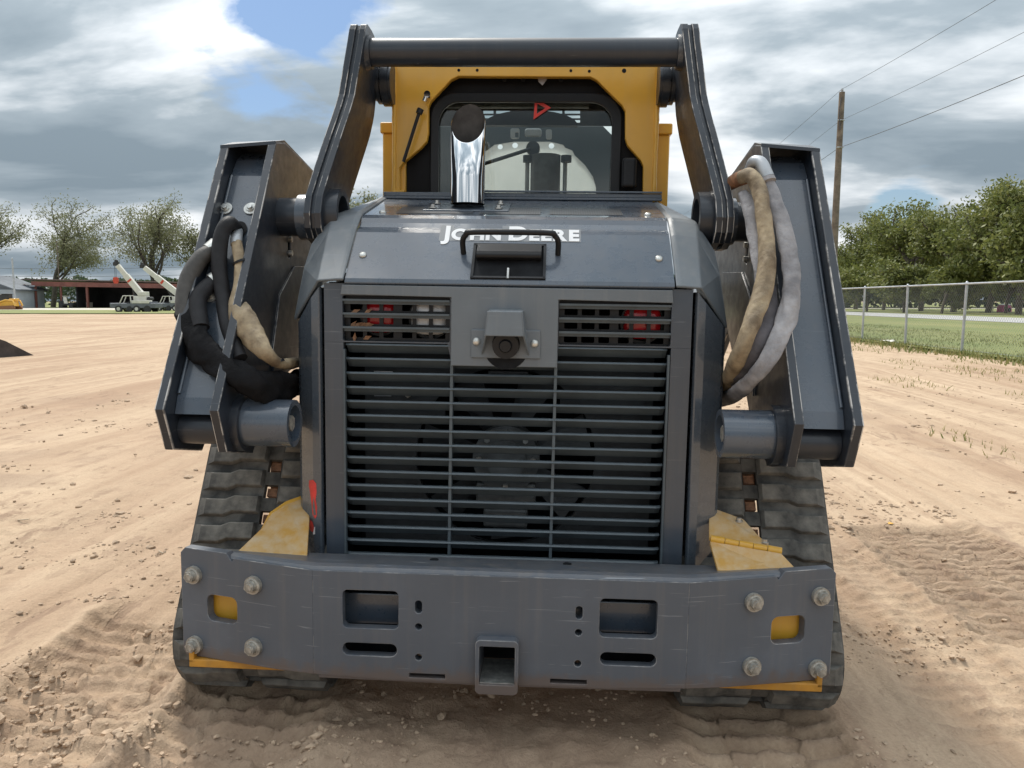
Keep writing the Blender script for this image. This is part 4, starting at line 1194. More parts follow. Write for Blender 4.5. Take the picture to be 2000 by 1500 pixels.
# ---- rear links and cross tube ------------------------------------------
for s in (-1, 1):
    side = 'left' if s < 0 else 'right'
    # (z, y rear, y front, x centre)
    st = [(1.385, .47, .56, .636), (1.40, .425, .60, .636), (1.43, .396, .635, .636), (1.475, .388, .665, .636), (1.53, .405, .705, .634), (1.60, .436, .738, .622),
          (1.75, .505, .812, .594), (1.80, .530, .832, .584), (1.85, .556, .845, .576), (1.88, .570, .850, .572), (1.92, .580, .852, .568), (2.06, .608, .835, .551), (2.10, .616, .81, .547), (2.118, .626, .73, .545), (2.122, .637, .70, .545)]
    def link_plate(off, th):
        m = MB(); rings = []
        for z, a, b, x in st:
            x0, x1 = x + off - th / 2, x + off + th / 2
            rings.append([(s * x0 + TC, a, z), (s * x1 + TC, a, z), (s * x1 + TC, b, z), (s * x0 + TC, b, z)])
        return m.loft(rings, True, True)
    lk = ob('rear_link', link_plate(-.017, .022), 'paint_arm', loader, .003); tag(lk, side + ' bent double-plate link of the lift arm')
    ob('link_plate', link_plate(.017, .022), 'paint_arm', lk, .003)
    core = MB(); rings = []
    for z, a, b, x in st[1:-1]:
        rings.append([(s * (x - .0062) + TC, a + .010, z), (s * (x + .0062) + TC, a + .010, z), (s * (x + .0062) + TC, b - .01, z), (s * (x - .0062) + TC, b - .01, z)])
    ob('link_core', core.loft(rings, True, True), 'paint_arm', lk)
    rg = MB().ring((s * .611 + TC, .500, 1.480), (s * .566 + TC, .500, 1.480), .084, .063, 40)
    ob('link_eye', rg, 'paint_arm', lk, .004)
    ob('eye_shade_disc', MB().cyl((s * .6085 + TC, .50, 1.48), (s * .6065 + TC, .50, 1.48), .063, 32), 'dark_inside', lk)  # dark disc standing in for the shade inside the eye
    ob('pin_bolt', MB().cyl((s * .609 + TC, .502, 1.455), (s * .580 + TC, .502, 1.455), .026, 6), 'bolt_dusty', lk, .002)
ct = MB().cyl((-.540 + TC, .68, 2.045), (.540 + TC, .68, 2.045), .0455, 40)
tube = ob('cross_tube', ct, 'paint_arm', loader)
for s in (-1, 1):
    ob('tube_collar', MB().cyl((s * .545 + TC, .68, 2.045), (s * .512 + TC, .68, 2.045), .062, 36, .054), 'paint_arm', tube)
    bsh = MB()
    for k, (x0, x1, r_) in enumerate(((.545, .515, .060), (.515, .490, .078), (.535, .522, .070), (.505, .480, .07))):
        bsh.cyl((s * x0 + TC, .88, 1.995), (s * x1 + TC, .88, 1.995), r_, 30)
    ob('cab_pivot', bsh, 'paint_arm', loader, .003)

# ---- cab -----------------------------------------------------------------
CY = .92
half = .484
open_l = [(-.452, 1.50), (-.455, 1.700), (-.440, 1.722), (-.375, 1.775), (-.352, 1.80), (-.346, 1.834), (-.346, 1.925), (-.338, 1.945), (-.262, 2.022), (-.235, 2.035)]
open_r = [(.252, 2.033), (.275, 2.022), (.372, 1.932), (.383, 1.912), (.386, 1.815), (.395, 1.79), (.445, 1.735), (.455, 1.715), (.458, 1.50)]
op = open_l + open_r
outer = [(-half + TC, 1.40), (half + TC, 1.40), (half + TC, 2.105), (-half + TC, 2.105)]
inner_poly = op
v, f = plate(outer, [inner_poly[::-1]], .03, lambda u, w, t: (u, CY + .015 + t, w), .003)
cabm = MB().add(v, f)
for s in (-1, 1):
    x0, x1 = s * half + TC, s * (half - .035) + TC
    cabm.box((min(x0, x1) - .002, CY - .008, 1.40), (max(x0, x1) + .002, CY + .84, 1.62)); cabm.box((min(x0, x1), CY + .03, 1.62), (max(x0, x1), CY + .10, 2.104))
    cabm.box((min(x0, x1), CY + .76, 1.0), (max(x0, x1), CY + .84, 2.104)); cabm.box((min(x0, x1), CY + .10, 2.03), (max(x0, x1), CY + .76, 2.104))
cab = ob('cab', cabm, 'paint_yellow', loader, .004); tag(cab, 'yellow operator cab with black framed rear window')
for s in (-1, 1):
    x = s * (half + .002) + TC
    ob('weld_bead', MB().tube([(x + random.uniform(-.001, .001), CY - .002 + random.uniform(-.001, .001), 1.60 + .02 * k) for k in range(25)], [.008 + random.uniform(-.0012, .0016) for k in range(25)], 8), 'paint_yellow', cab)
    xs_ = sorted((s * .484 + TC, s * .548 + TC)); m = MB().box((xs_[0], 1.0, 1.5), (xs_[1], 1.7, 1.845)); xs2 = sorted((s * .484 + TC, s * .556 + TC)); m.box((xs2[0], .99, 1.845), (xs2[1], 1.7, 1.886))
    ob('side_box', m, 'paint_yellow', cab, .006, 3)
ob('roof', MB().box((-half + TC, CY - .0, 2.106), (half + TC, CY + .48, 2.135)), 'paint_yellow', cab, .01)
for px, py in ((896, 137), (932, 137), (1115, 138), (1151, 139), (1219, 138)):
    p = mp(px, py, CY - .001); ob('rivet_hole', MB().cyl((p.x, CY - .0008, p.z), (p.x, CY + .002, p.z), .0055 if px != 1219 else .008, 12), 'dark_inside', cab)
# black window panel with a rounded window
win = rrect(-.322, 1.50, .352, 1.965, .085, 8)
v, f = plate([(-.470, 1.48), (.478, 1.48), (.478, 1.76), (.40, 1.86), (.40, 1.94), (.28, 2.06), (-.26, 2.06), (-.37, 1.95), (-.37, 1.84), (-.47, 1.74)], [win[::-1]], .02, lambda u, w, t: (u, CY + .062 + t, w))
wf = ob('window_frame', MB().add(v, f), 'gasket', cab)
v, f = plate(rrect(-.345, 1.49, .375, 1.985, .095, 8), [rrect(-.312, 1.51, .338, 1.952, .078, 8)[::-1]], .018, lambda u, w, t: (u, CY + .045 + t, w), .004)
ob('window_seal', MB().add(v, f), 'black_plastic', cab)
v, f = plate(rrect(-.325, 1.49, .355, 1.97, .085, 8), [], .005, lambda u, w, t: (u, CY + .062 + t, w))
ob('rear_window', MB().add(v, f), 'glass', cab)
# headliner with vents, roof bits in the top of the opening
FY = 1.72
ob('headliner', MB().box((-.40, 1.00, 2.07), (.42, 1.42, 2.085)), 'cab_inside', cab)
def pxs(pts, Y): return [(q.x, q.z) for q in (mp(a_, b_, Y) for a_, b_ in pts)]
def pxplate(name, pts, holes, Y, th, mat, edge=0.0):
    v, f = plate(pxs(pts, Y)[::-1], [pxs(h_, Y) for h_ in holes], th, lambda u, w, t: (u, Y + t, w), edge)
    return ob(name, MB().add(v, f), mat, cab)
def prect(a_, b_, c2, d2): return [(a_, b_), (c2, b_), (c2, d2), (a_, d2)]
slots = [prect(x0, y0, x1, y1) for x0, x1 in ((944, 964), (969, 996), (1069, 1098), (1103, 1133)) for y0, y1 in ((216, 222.5), (225, 231.5), (234, 240))]
pxplate('roof_vent_panel', prect(840, 196, 1225, 246), slots, 1.42, .012, 'cab_inside')
pxplate('roof_beam', prect(858, 205, 1150, 211), [], 1.20, .03, 'engine_grey', .003)
for px in (916, 947, 1103, 1134):
    q = mp(px, 197, 1.19); ob('beam_screw', MB().cyl(q, q + Vector((0, -.006, 0)), .005, 8), 'zinc', cab)
pxplate('roof_duct', [(948, 246)] + [(1036 + 92 * math.cos(t), 247 - 30 * math.sin(t)) for t in [math.pi * (1 - k / 18) for k in range(19)]], [], 1.38, .04, 'gasket')
# front door: smoked screen, milky arched window in front of it, wiper

arch_px = [(893, 372), (893, 335), (905, 318), (930, 305), (951, 294), (966, 283), (985, 280), (1003, 277), (1075, 277), (1100, 283), (1104, 289), (1118, 294), (1122, 303), (1142, 322), (1158, 345), (1164, 366), (1164, 560), (893, 560)]
disc = lambda cx_, cy_, r_: [(cx_ + r_ * math.cos(2 * math.pi * k / 16), cy_ + r_ * math.sin(2 * math.pi * k / 16)) for k in range(16)]
pxplate('front_screen', [(830, 247), (1178, 247), (1193, 262), (1230, 300), (1230, 580), (830, 580)], [arch_px[::-1]], FY, .006, 'smoked_pane')
pxplate('front_window', arch_px, [disc(977, 287, 5), disc(1006, 284, 5.5), disc(1077, 285, 5.5)], FY - .02, .006, 'milky_pane')
q = mp(1041, 289, FY - .05); ob('wiper_motor', MB().cyl(q, q + Vector((0, .03, 0)), .032, 30), 'cab_inside', cab)
a_, b_ = mp(1036, 291, FY - .045), mp(945, 320, FY - .045); ob('wiper_arm', MB().tube([a_, b_], .009, 8), 'cab_inside', cab)
for x0, x1, y0, mt_ in ((1038, 1094, 304, 'engine_grey'), (1026, 1034, 316, 'galvanised'), (1100, 1108, 316, 'galvanised'), (1022, 1040, 304, 'cab_inside'), (1096, 1116, 304, 'cab_inside')):
    Yc = FY - .07 if mt_ != 'cab_inside' else FY - .08
    t0, t1 = mp((x0 + x1) / 2, y0, Yc), mp((x0 + x1) / 2, 400 if mt_ != 'cab_inside' else 317, Yc)
    ob('front_column', MB().cyl(t0, Vector((t0.x, t0.y, t1.z)), (x1 - x0) / 2 * 3.75 / F_PX, 18), mt_, cab)
pxplate('dome_lamp', rrect(1025, 252, 1058, 267, 5), [], 1.60, .02, 'galvanised', .003)
pxplate('mirror_bracket', rrect(997, 251, 1015, 271, 4), [rrect(1006, 258, 1013, 269, 2)], 1.62, .012, 'galvanised'); pxplate('mirror_bracket', rrect(1066, 253, 1078, 272, 4), [], 1.62, .012, 'galvanised')
st_ = MB(); st_.box((-.24, 1.35, 1.0), (.26, 1.48, 1.40)); ob('seat_back', st_, 'gasket', cab, .05, 4)
ob('side_screen', MB().box((-.476 + TC, 1.05, 1.4), (-.470 + TC, 1.72, 2.03)), 'smoked_pane', cab); ob('side_screen', MB().box((.470 + TC, 1.05, 1.4), (.476 + TC, 1.72, 2.03)), 'smoked_pane', cab)
ob('cab_floor', MB().box((-.47, 1.0, .98), (.47, 1.8, 1.0)), 'dark_inside', cab)
# warning triangle hanging in the window
a, b_, c_ = mp(1045, 192, .97), mp(1076, 210, .97), mp(1042, 233, .97)
tri = MB(); ctr = (a + b_ + c_) / 3
inn = [ctr.lerp(p, .50) for p in (a, b_, c_)]
d0 = Vector((0, .004, 0))
for k in range(3):
    p, q = (a, b_, c_)[k], (a, b_, c_)[(k + 1) % 3]; r_, t_ = inn[(k + 1) % 3], inn[k]
    tri.hexa([p, q, r_, t_], [p + d0, q + d0, r_ + d0, t_ + d0])
ob('warning_triangle', tri, 'red_tape', cab)
tg = mp(1058, 148, .95); ob('paper_tag', MB().add([tg + Vector(q) for q in ((-.016, 0, .012), (.022, 0, .014), (.020, -.004, -.014), (.004, -.006, -.036), (-.012, -.002, -.022))], [(0, 1, 2, 3, 4)]), 'white_sleeve', cab, recalc=False)
for px in (985, 1022, 1096):
    p = mp(px, 157, .95); ob('roof_bolt', MB().cyl(p, p + Vector((.0, .01, .014)), .009, 8), 'black_plastic', cab)
# gas strut on the left
g0, g1, g2 = mp(833, 185, .885), mp(818, 222, .88), mp(788, 316, .88)
stt = ob('gas_strut', MB().tube([g1 + (g0 - g1) * .25, g1], .0125, 12).tube([g1, g2], .0062, 10), 'black_plastic', cab)
ob('strut_ball', MB().cyl(g0, g0 + (g1 - g0) * .35, .008, 12).cyl(g0 + Vector((.004, -.012, 0)), g0 + Vector((0, .03, 0)), .012, 16), 'chrome', cab)
p = mp(1232, 340, .91); ob('latch_cover', MB().box((p.x - .032, .905, p.z - .05), (p.x + .022, .935, p.z + .06)), 'black_plastic', cab, .012, 3)

# ---- hoses ---------------------------------------------------------------
def hose(name, pts, mat, n=14, flat=1.0, wob=0.0, label=None, par=None):
    """pts: (px, py, Y, radius in metres); wob: depth of the wrinkles in a fabric sleeve"""
    P_ = []
    for px, py, Y, r_ in pts:
        q = mp(px, py, Y); P_.append((q.x, q.y, q.z, r_))
    if wob: n = 28
    S_ = spline(P_, 16 if wob else 7)
    mb = MB().tube([q[:3] for q in S_], [q[3] for q in S_], n, True, flat, (0, 1, 0) if flat != 1 else None)
    if wob:
        V = np.array(mb.v[:len(S_) * n]).reshape(len(S_), n, 3); C_ = V.mean(1, keepdims=True)
        ln_ = np.concatenate([[0], np.cumsum(np.linalg.norm(np.diff(C_[:, 0], axis=0), axis=1))])
        sd_ = random.randint(0, 999); U, A_ = np.meshgrid(ln_, np.arange(n) / n * 2 * math.pi, indexing='ij')
        ca, sa = np.cos(A_), np.sin(A_)
        w_ = vnoise(U * 26 + ca * 1.3, sa * 1.5 + 7 + U * 5, sd_) * .6 + vnoise(U * 60 + sa * 2, ca * 2.6 + 9, sd_ + 3) * .28 + vnoise(U * 8 + ca, sa + 3, sd_ + 5) * .8
        w_ = (w_ - .84) * wob
        V = C_ + (V - C_) * (1 + w_[..., None]); mb.v[:len(S_) * n] = [tuple(v) for v in V.reshape(-1, 3)]
    o = ob(name, mb, mat, par or loader)
    if label: tag(o, label)
    return o
# left bundle
hose('hydraulic_hose', [(462, 448, .36, .020), (447, 436, .30, .022), (432, 462, .275, .023), (428, 520, .25, .023), (436, 580, .22, .023), (446, 640, .17, .022), (470, 700, .12, .02)], 'black_hose', label='black hose looping out of the left arm')
hose('hydraulic_hose', [(414, 490, .28, .023), (392, 505, .255, .025), (370, 540, .225, .0255), (361, 578, .20, .0255), (360, 620, .175, .025)], 'grey_hose', label='grey hose bowing out to the left')
hose('hydraulic_hose', [(418, 550, .245, .022), (400, 565, .22, .024), (386, 590, .19, .025), (392, 640, .15, .025)], 'black_hose')
hose('hose_clamp', [(424, 478, .295, .025), (410, 491, .28, .026)], 'zinc'); hose('hose_clamp', [(428, 541, .255, .025), (415, 551, .243, .026)], 'zinc')
hose('black_sleeve', [(358, 572, .20, 0.0230), (362, 606, .18, 0.0279), (376, 648, .145, 0.0344), (402, 688, .115, 0.0361), (438, 716, .09, 0.0336), (480, 740, .085, 0.0344), (520, 756, .12, 0.0361), (552, 758, .24, 0.0377), (578, 748, .42, 0.0377), (600, 738, .60, 0.0377)], 'black_sleeve', 16, .62, .8, 'wrinkled black fabric sleeve over the left hoses')
hose('hose_fitting', [(466, 452, .35, .014), (462, 466, .30, .017), (462, 478, .285, .018)], 'galvanised')
hose('tan_sleeve', [(462, 474, .285, 0.0174), (466, 500, .265, 0.0179), (468, 522, .25, 0.0170), (467, 560, .225, 0.0204), (463, 596, .20, 0.0289), (476, 628, .17, 0.0408), (498, 662, .14, 0.0340), (520, 690, .12, 0.0229), (544, 709, .17, 0.0170), (568, 711, .32, 0.0187), (588, 706, .50, 0.0187), (600, 702, .62, 0.0170)], 'tan_sleeve', 16, .8, .34, 'tan sleeve bulging over the left hose')
for px, py, Y, r_ in ((468, 512, .257, .0225), (542, 708, .165, .0215)):
    hose('cable_tie', [(px - 1, py - 2, Y, r_), (px + 1, py + 2, Y, r_)], 'black_plastic')
# right bundle
hose('hydraulic_hose', [(1420, 362, .48, .020), (1438, 352, .42, .022), (1455, 345, .37, .023)], 'rust')
hose('white_sleeve', [(1450, 376, .36, 0.0144), (1461, 400, .33, 0.0208), (1472, 450, .29, 0.0208), (1486, 520, .24, 0.0200), (1497, 580, .20, 0.0224)], 'white_sleeve', 14, .7, .4, 'short pale sleeve behind the tan one')
hose('dark_sleeve', [(1497, 560, .21, .026), (1498, 620, .17, .034), (1478, 680, .135, .036), (1450, 724, .19, .033), (1425, 750, .38, .034)], 'dark_sleeve', 14, .6, .3)
hose('tan_sleeve', [(1448, 347, .375, 0.0189), (1466, 344, .335, 0.0215), (1482, 370, .30, 0.0232), (1490, 420, .265, 0.0232), (1497, 470, .235, 0.0232), (1499, 515, .205, 0.0258), (1492, 560, .18, 0.0284), (1476, 610, .15, 0.0284), (1459, 655, .125, 0.0267), (1441, 700, .15, 0.0284), (1427, 730, .27, 0.0275), (1412, 752, .45, 0.0258), (1396, 765, .6, 0.0241)], 'tan_sleeve', 16, .85, .3, 'long tan sleeve hanging from the right arm')
hose('white_sleeve', [(1497, 345, .34, 0.0125), (1503, 362, .315, 0.0172), (1516, 400, .285, 0.0211), (1532, 450, .25, 0.0234), (1543, 510, .21, 0.0257), (1546, 565, .175, 0.0265), (1536, 620, .14, 0.0257), (1516, 672, .105, 0.0242), (1488, 718, .10, 0.0234), (1456, 754, .17, 0.0242), (1428, 774, .35, 0.0250), (1400, 785, .6, 0.0234)], 'white_sleeve', 16, .5, .42, 'long flat grey-white sleeve over the right hose')
hose('hose_elbow', [(1462, 332, .40, .014), (1472, 316, .37, .017), (1486, 318, .35, .018), (1494, 334, .335, .019), (1498, 346, .33, .021)], 'galvanised')
hose('hose_clamp', [(1497, 350, .327, .024), (1500, 357, .322, .0245)], 'white_sleeve')

# ================================================================== BACKGROUND
def ray_z(px, py, dist):
    """height above the ground seen at photo pixel (px, py) at a horizontal distance along the view"""
    d = R_WORLD @ Vector(((px - 1000) / F_PX, 1, -(py - 750) / F_PX))
    return CAM.z + d.z / (d.dot(VF)) * dist
VROT = math.atan2(VR.y, VR.x)

# ---- trees -------------------------------------------------------------
def tree(name, label, px, dist, top_py, spread, leaf_mat, bark_mat, n_leaf, leaf, seed, style, group=None, trunk_r=None, base=0.0):
    rng = np.random.default_rng(seed)
    loc = wp(px, dist); h = ray_z(px, top_py, dist) - base
    root = empty(name, (loc.x, loc.y, base - .1)); tag(root, label, 'tree', group)
    tr = MB(); tips = []
    r0 = trunk_r or h * 0.022
    def branch(p, d, L_, r_, lev):
        n = 4; pts = [p]; q = p.copy(); dd = d.copy()
        for k in range(n):
            dd = (dd + Vector(rng.normal(0, .10 + .05 * lev, 3)) + Vector((0, 0, .05 if style == 'vase' else .0))).normalized()
            q = q + dd * (L_ / n); pts.append(q.copy())
            if lev >= 2: tips.append((q.copy(), lev))
        tr.tube(pts, [r_ * (1 - .45 * k / n) for k in range(n + 1)], 6 if lev < 2 else 4, False)
        if lev >= 3: tips.append((q.copy(), lev)); return
        nb = {0: (6 if style == 'vase' else 6), 1: 4, 2: 4}[lev]
        for k in range(nb):
            t = 1.0 if k == 0 else rng.uniform(.35 if lev else .6, 1.0)
            i = min(n - 1, int(t * n)); bp_ = pts[i].lerp(pts[i + 1], t * n - i) if t < 1 else pts[-1]
            a = rng.uniform(0, 2 * math.pi) + k * 2.4
            tilt = rng.uniform(.28, .62) if style == 'vase' else rng.uniform(.55, 1.15)
            if k == 0: tilt *= .35
            ax = dd.orthogonal().normalized(); ax = Matrix.Rotation(a, 3, dd) @ ax
            nd = (Matrix.Rotation(tilt, 3, ax) @ dd).normalized()
            f = rng.uniform(.62, .85) if style == 'vase' else rng.uniform(.55, .8)
            branch(bp_, nd, L_ * f * (1.25 if lev == 0 and style == 'vase' else 1), r_ * ((.36 if style == 'vase' else .55) if k else .56), lev + 1)
    t_len = h * (.24 if style == 'vase' else .26)
    branch(Vector((0, 0, 0)), Vector((rng.normal(0, .04), rng.normal(0, .04), 1)).normalized(), t_len, r0, 0)
    T_ = np.array([t[0][:] for t in tips])
    # fit the branching to the wanted height and spread
    V = np.array(tr.v); zmax = max(T_[:, 2].max(), .1); rmax = np.percentile(np.hypot(T_[:, 0], T_[:, 1]), 96)
    sz, sr = (h * .96) / zmax, spread / max(rmax, .1)
    def warp(A):
        k = np.clip(A[:, 2] / (t_len), 0, 1)[:, None]
        B = A.copy(); B[:, 2] *= sz; B[:, :2] *= (1 - k) + k * sr; return B
    tr.v = [tuple(v) for v in warp(V)]; T_ = warp(T_)
    ob('trunk', tr, bark_mat, root, recalc=False)
    # leaf clumps around the twigs
    per = max(1, n_leaf // len(T_)); cl = spread * (.085 if style == 'vase' else .10)
    C_ = np.repeat(T_, per, axis=0); ctone = np.repeat(rng.uniform(0, 1, len(T_)), per)
    off = rng.normal(0, 1, C_.shape) * np.array([cl, cl, cl * .75]); C_ = C_ + off
    keep = C_[:, 2] > h * (.20 if style == 'vase' else .09); C_ = C_[keep]; ctone = ctone[keep]; off = off[keep]
    n = len(C_); a = rng.normal(0, 1, (n, 3)); a /= np.linalg.norm(a, axis=1)[:, None]
    b = np.cross(a, rng.normal(0, 1, (n, 3))); b /= np.linalg.norm(b, axis=1)[:, None]
    s_ = leaf * rng.uniform(.6, 1.35, n)[:, None]
    Q = np.stack([C_ - a * s_, C_ - b * s_ * .45, C_ + a * s_, C_ + b * s_ * .45], 1).reshape(-1, 3)
    me = bpy.data.meshes.new('crown'); me.vertices.add(4 * n); me.vertices.foreach_set('co', Q.ravel().astype(np.float32))
    me.loops.add(4 * n); me.loops.foreach_set('vertex_index', np.arange(4 * n, dtype=np.int32))
    me.polygons.add(n); me.polygons.foreach_set('loop_start', np.arange(0, 4 * n, 4, dtype=np.int32)); me.update(calc_edges=True)
    tone = np.clip(.62 * ctone + .38 * rng.uniform(0, 1, n), 0, 1)
    at_ = me.attributes.new('tone', 'FLOAT', 'POINT'); at_.data.foreach_set('value', np.repeat(tone, 4).astype(np.float32))
    ob('crown', me, leaf_mat, root)
    return root

PG = 'pecan trees behind the shed'
tree('pecan_tree', 'sparse pecan tree rising behind the blue-grey house', -25, 138, 395, 9.0, 'leaf_pecan', 'bark_dark', 11000, .19, 3, 'vase')
tree('pecan_tree', 'sparse pecan tree rising over the open end of the shed', 108, 142, 386, 9.8, 'leaf_pecan', 'bark_dark', 13000, .19, 4, 'vase')
tree('pecan_tree', 'tall sparse pecan tree behind the white cranes', 318, 140, 372, 10.0, 'leaf_pecan', 'bark_dark', 13000, .19, 9, 'vase')
tree('pecan_tree', 'tree whose top shows between rear link and hood', 715, 120, 362, 6.0, 'leaf_pecan', 'bark_dark', 7000, .22, 12, 'vase')
tree('pecan_tree', 'smaller pecan tree beside the lift arm, right of the cranes', 432, 150, 420, 8, 'leaf_pecan', 'bark_dark', 7000, .24, 15, 'vase')
RT = [(1668, 108, 408, 5.2, 'leafy roadside tree just past the utility pole'), (1722, 98, 455, 4.6, 'low round roadside tree between two taller ones'),
      (1795, 88, 385, 6.0, 'broad roadside tree with a high left shoulder'), (1858, 80, 345, 5.6, 'tall leafy tree with a ragged pointed top across the road'),
      (1925, 76, 352, 5.4, 'dense tree across the road, above the pink object'), (1985, 66, 330, 5.2, 'tallest dense tree across the road beyond the last fence post'),
      (2070, 62, 320, 5.5, 'dense tree at the far end of the roadside row')]
for i, (px, d, ty, sp_, lb) in enumerate(RT):
    tree('roadside_tree', lb, px, d, ty, sp_, 'leaf_oak', 'bark', 15000, .20, 30 + i, 'round')
tree('roadside_tree', 'small bright green tree filling the gap near the pole', 1690, 84, 520, 3.2, 'leaf_oak', 'bark', 6000, .19, 51, 'round')
tree('roadside_tree', 'small bushy tree in front of the broad roadside tree', 1762, 76, 505, 3.4, 'leaf_oak', 'bark', 6500, .19, 52, 'round')
tree('roadside_tree', 'small bushy tree under the tall ragged one', 1835, 70, 500, 3.2, 'leaf_oak', 'bark', 6500, .19, 53, 'round')
tree('roadside_tree', 'low bush-like tree behind the pink object', 1960, 72, 480, 3.4, 'leaf_oak', 'bark', 6500, .19, 54, 'round')

def far_wood(name, label, px0, px1, d0, d1, hmin, hmax, n, seed):
    rng = np.random.default_rng(seed)
    px = rng.uniform(px0, px1, n); dist = d0 + (d1 - d0) * rng.uniform(0, 1, n)
    prof = hmin + (hmax - hmin) * fbm(px / 40.0, dist / 90.0, 1.0, 3, seed)
    z = prof * np.sqrt(rng.uniform(0, 1, n))
    f2, r2 = np.array(VF[:2]), np.array(VR[:2]); base = np.array([CAM.x, CAM.y])
    xy = base + dist[:, None] * f2 + ((px - 1000) / F_PX * dist)[:, None] * r2
    C_ = np.column_stack([xy, z]); a = rng.normal(0, 1, (n, 3)); a /= np.linalg.norm(a, axis=1)[:, None]
    b = np.cross(a, rng.normal(0, 1, (n, 3))); b /= np.linalg.norm(b, axis=1)[:, None]
    s_ = rng.uniform(.35, .8, n)[:, None]
    Q = np.stack([C_ - a * s_, C_ - b * s_ * .6, C_ + a * s_, C_ + b * s_ * .6], 1).reshape(-1, 3)
    me = bpy.data.meshes.new(name); me.vertices.add(4 * n); me.vertices.foreach_set('co', Q.ravel().astype(np.float32))
    me.loops.add(4 * n); me.loops.foreach_set('vertex_index', np.arange(4 * n, dtype=np.int32))
    me.polygons.add(n); me.polygons.foreach_set('loop_start', np.arange(0, 4 * n, 4, dtype=np.int32)); me.update(calc_edges=True)
    at_ = me.attributes.new('tone', 'FLOAT', 'POINT'); at_.data.foreach_set('value', np.repeat(rng.uniform(0, 1, n), 4).astype(np.float32))
    o = ob(name, me, 'leaf_far'); tag(o, label, 'woods', kind='stuff')
far_wood('distant_woods', 'dark distant line of woods behind the shed', -260, 1500, 215, 240, 5.0, 9.5, 26000, 5)
far_wood('distant_woods', 'dark woods filling in behind the roadside trees', 1560, 2260, 125, 150, 6.0, 10.5, 24000, 6)

# ---- shed ----------------------------------------------------------------
SD = 128.0
sx = lambda px: (px - 215) / F_PX * SD
shed = empty('open_shed', wp(215, SD), VROT); tag(shed, 'long open-fronted shed with rust-red posts and low brown roof', 'shed')
zt0 = 4.4
x0, x1 = sx(58), sx(420)
rf = MB(); rf.hexa([(x0, -1.0, zt0 + .28), (x1, -1.0, zt0 - .35), (x1, 10, zt0 - .9), (x0, 10, zt0 - .3)], [(x0, -1.0, zt0 + .45), (x1, -1.0, zt0 - .18), (x1, 10, zt0 - .72), (x0, 10, zt0 - .12)])
ob('roof', rf, 'shed_roof', shed)
fa = MB(); fa.hexa([(sx(76), -1.03, zt0 - .75), (x1, -1.03, zt0 - 1.25), (x1, -.9, zt0 - 1.25), (sx(76), -.9, zt0 - .75)], [(sx(76), -1.03, zt0 + .0), (x1, -1.03, zt0 - .52), (x1, -.9, zt0 - .52), (sx(76), -.9, zt0 + .0)])
ob('fascia', fa, 'shed_red', shed)
for px, w in ((61, .26), (82, .26), (131, .24), (181, .34), (282, .34), (398, .3)):
    ob('post', MB().box((sx(px) - w / 2, -.9, 0), (sx(px) + w / 2, -.9 + w, zt0 - .5)), 'shed_red', shed)
ob('lamp_bar', MB().box((sx(74), -1.3, 3.55), (sx(84), -1.1, 3.75)), 'galvanised', shed)
ob('back_wall', MB().box((sx(154), 8, 0), (x1, 8.2, 3.6)), 'shed_wall', shed)
ob('end_wall', MB().box((sx(154), 0, 0), (sx(154) + .2, 8, 3.7)), 'shed_wall', shed)
ob('inner_post', MB().box((sx(247), 3, 0), (sx(247) + .3, 3.3, 3.5)), 'shed_red', shed)
# things stored inside it
uv = empty('utility_cart', wp(137, SD - .5), VROT); tag(uv, 'white-doored utility cart parked under the shed', 'utility cart')
ob('body', MB().box((-1.2, -.6, .45), (1.2, .6, .95)).box((-1.2, -.6, .95), (-.5, .6, 1.25)), 'crane_dark', uv, .05)
ob('roof', MB().box((-.5, -.6, 1.95), (.8, .6, 2.02)), 'crane_white', uv, .03)
ob('door', MB().hexa([(-.25, -.63, .8), (.35, -.63, .8), (.35, -.6, .8), (-.25, -.6, .8)], [(-.35, -.63, 1.85), (.2, -.63, 1.85), (.2, -.6, 1.85), (-.35, -.6, 1.85)]), 'crane_white', uv)
for x in (-.48, .78):
    for y in (-.55, .55): ob('roof_post', MB().box((x - .03, y - .03, .9), (x + .03, y + .03, 1.96)), 'crane_dark', uv)
for x in (-.8, .85):
    for y in (-.62, .62): ob('wheel', MB().cyl((x, y - .12, .33), (x, y + .12, .33), .33, 16), 'crane_dark', uv)
pal = empty('boxed_pallet', wp(172, SD + 3), VROT); tag(pal, 'pale boxes stacked in the dark of the shed', 'boxes')
ob('box', MB().box((-.9, -.5, .15), (-.1, .5, 1.3)), 'gravel', pal, .03); ob('box', MB().box((.05, -.5, .15), (.9, .5, .95)), 'gravel', pal, .03); ob('pallet', MB().box((-1, -.55, 0), (1, .55, .15)), 'wood_pole', pal)

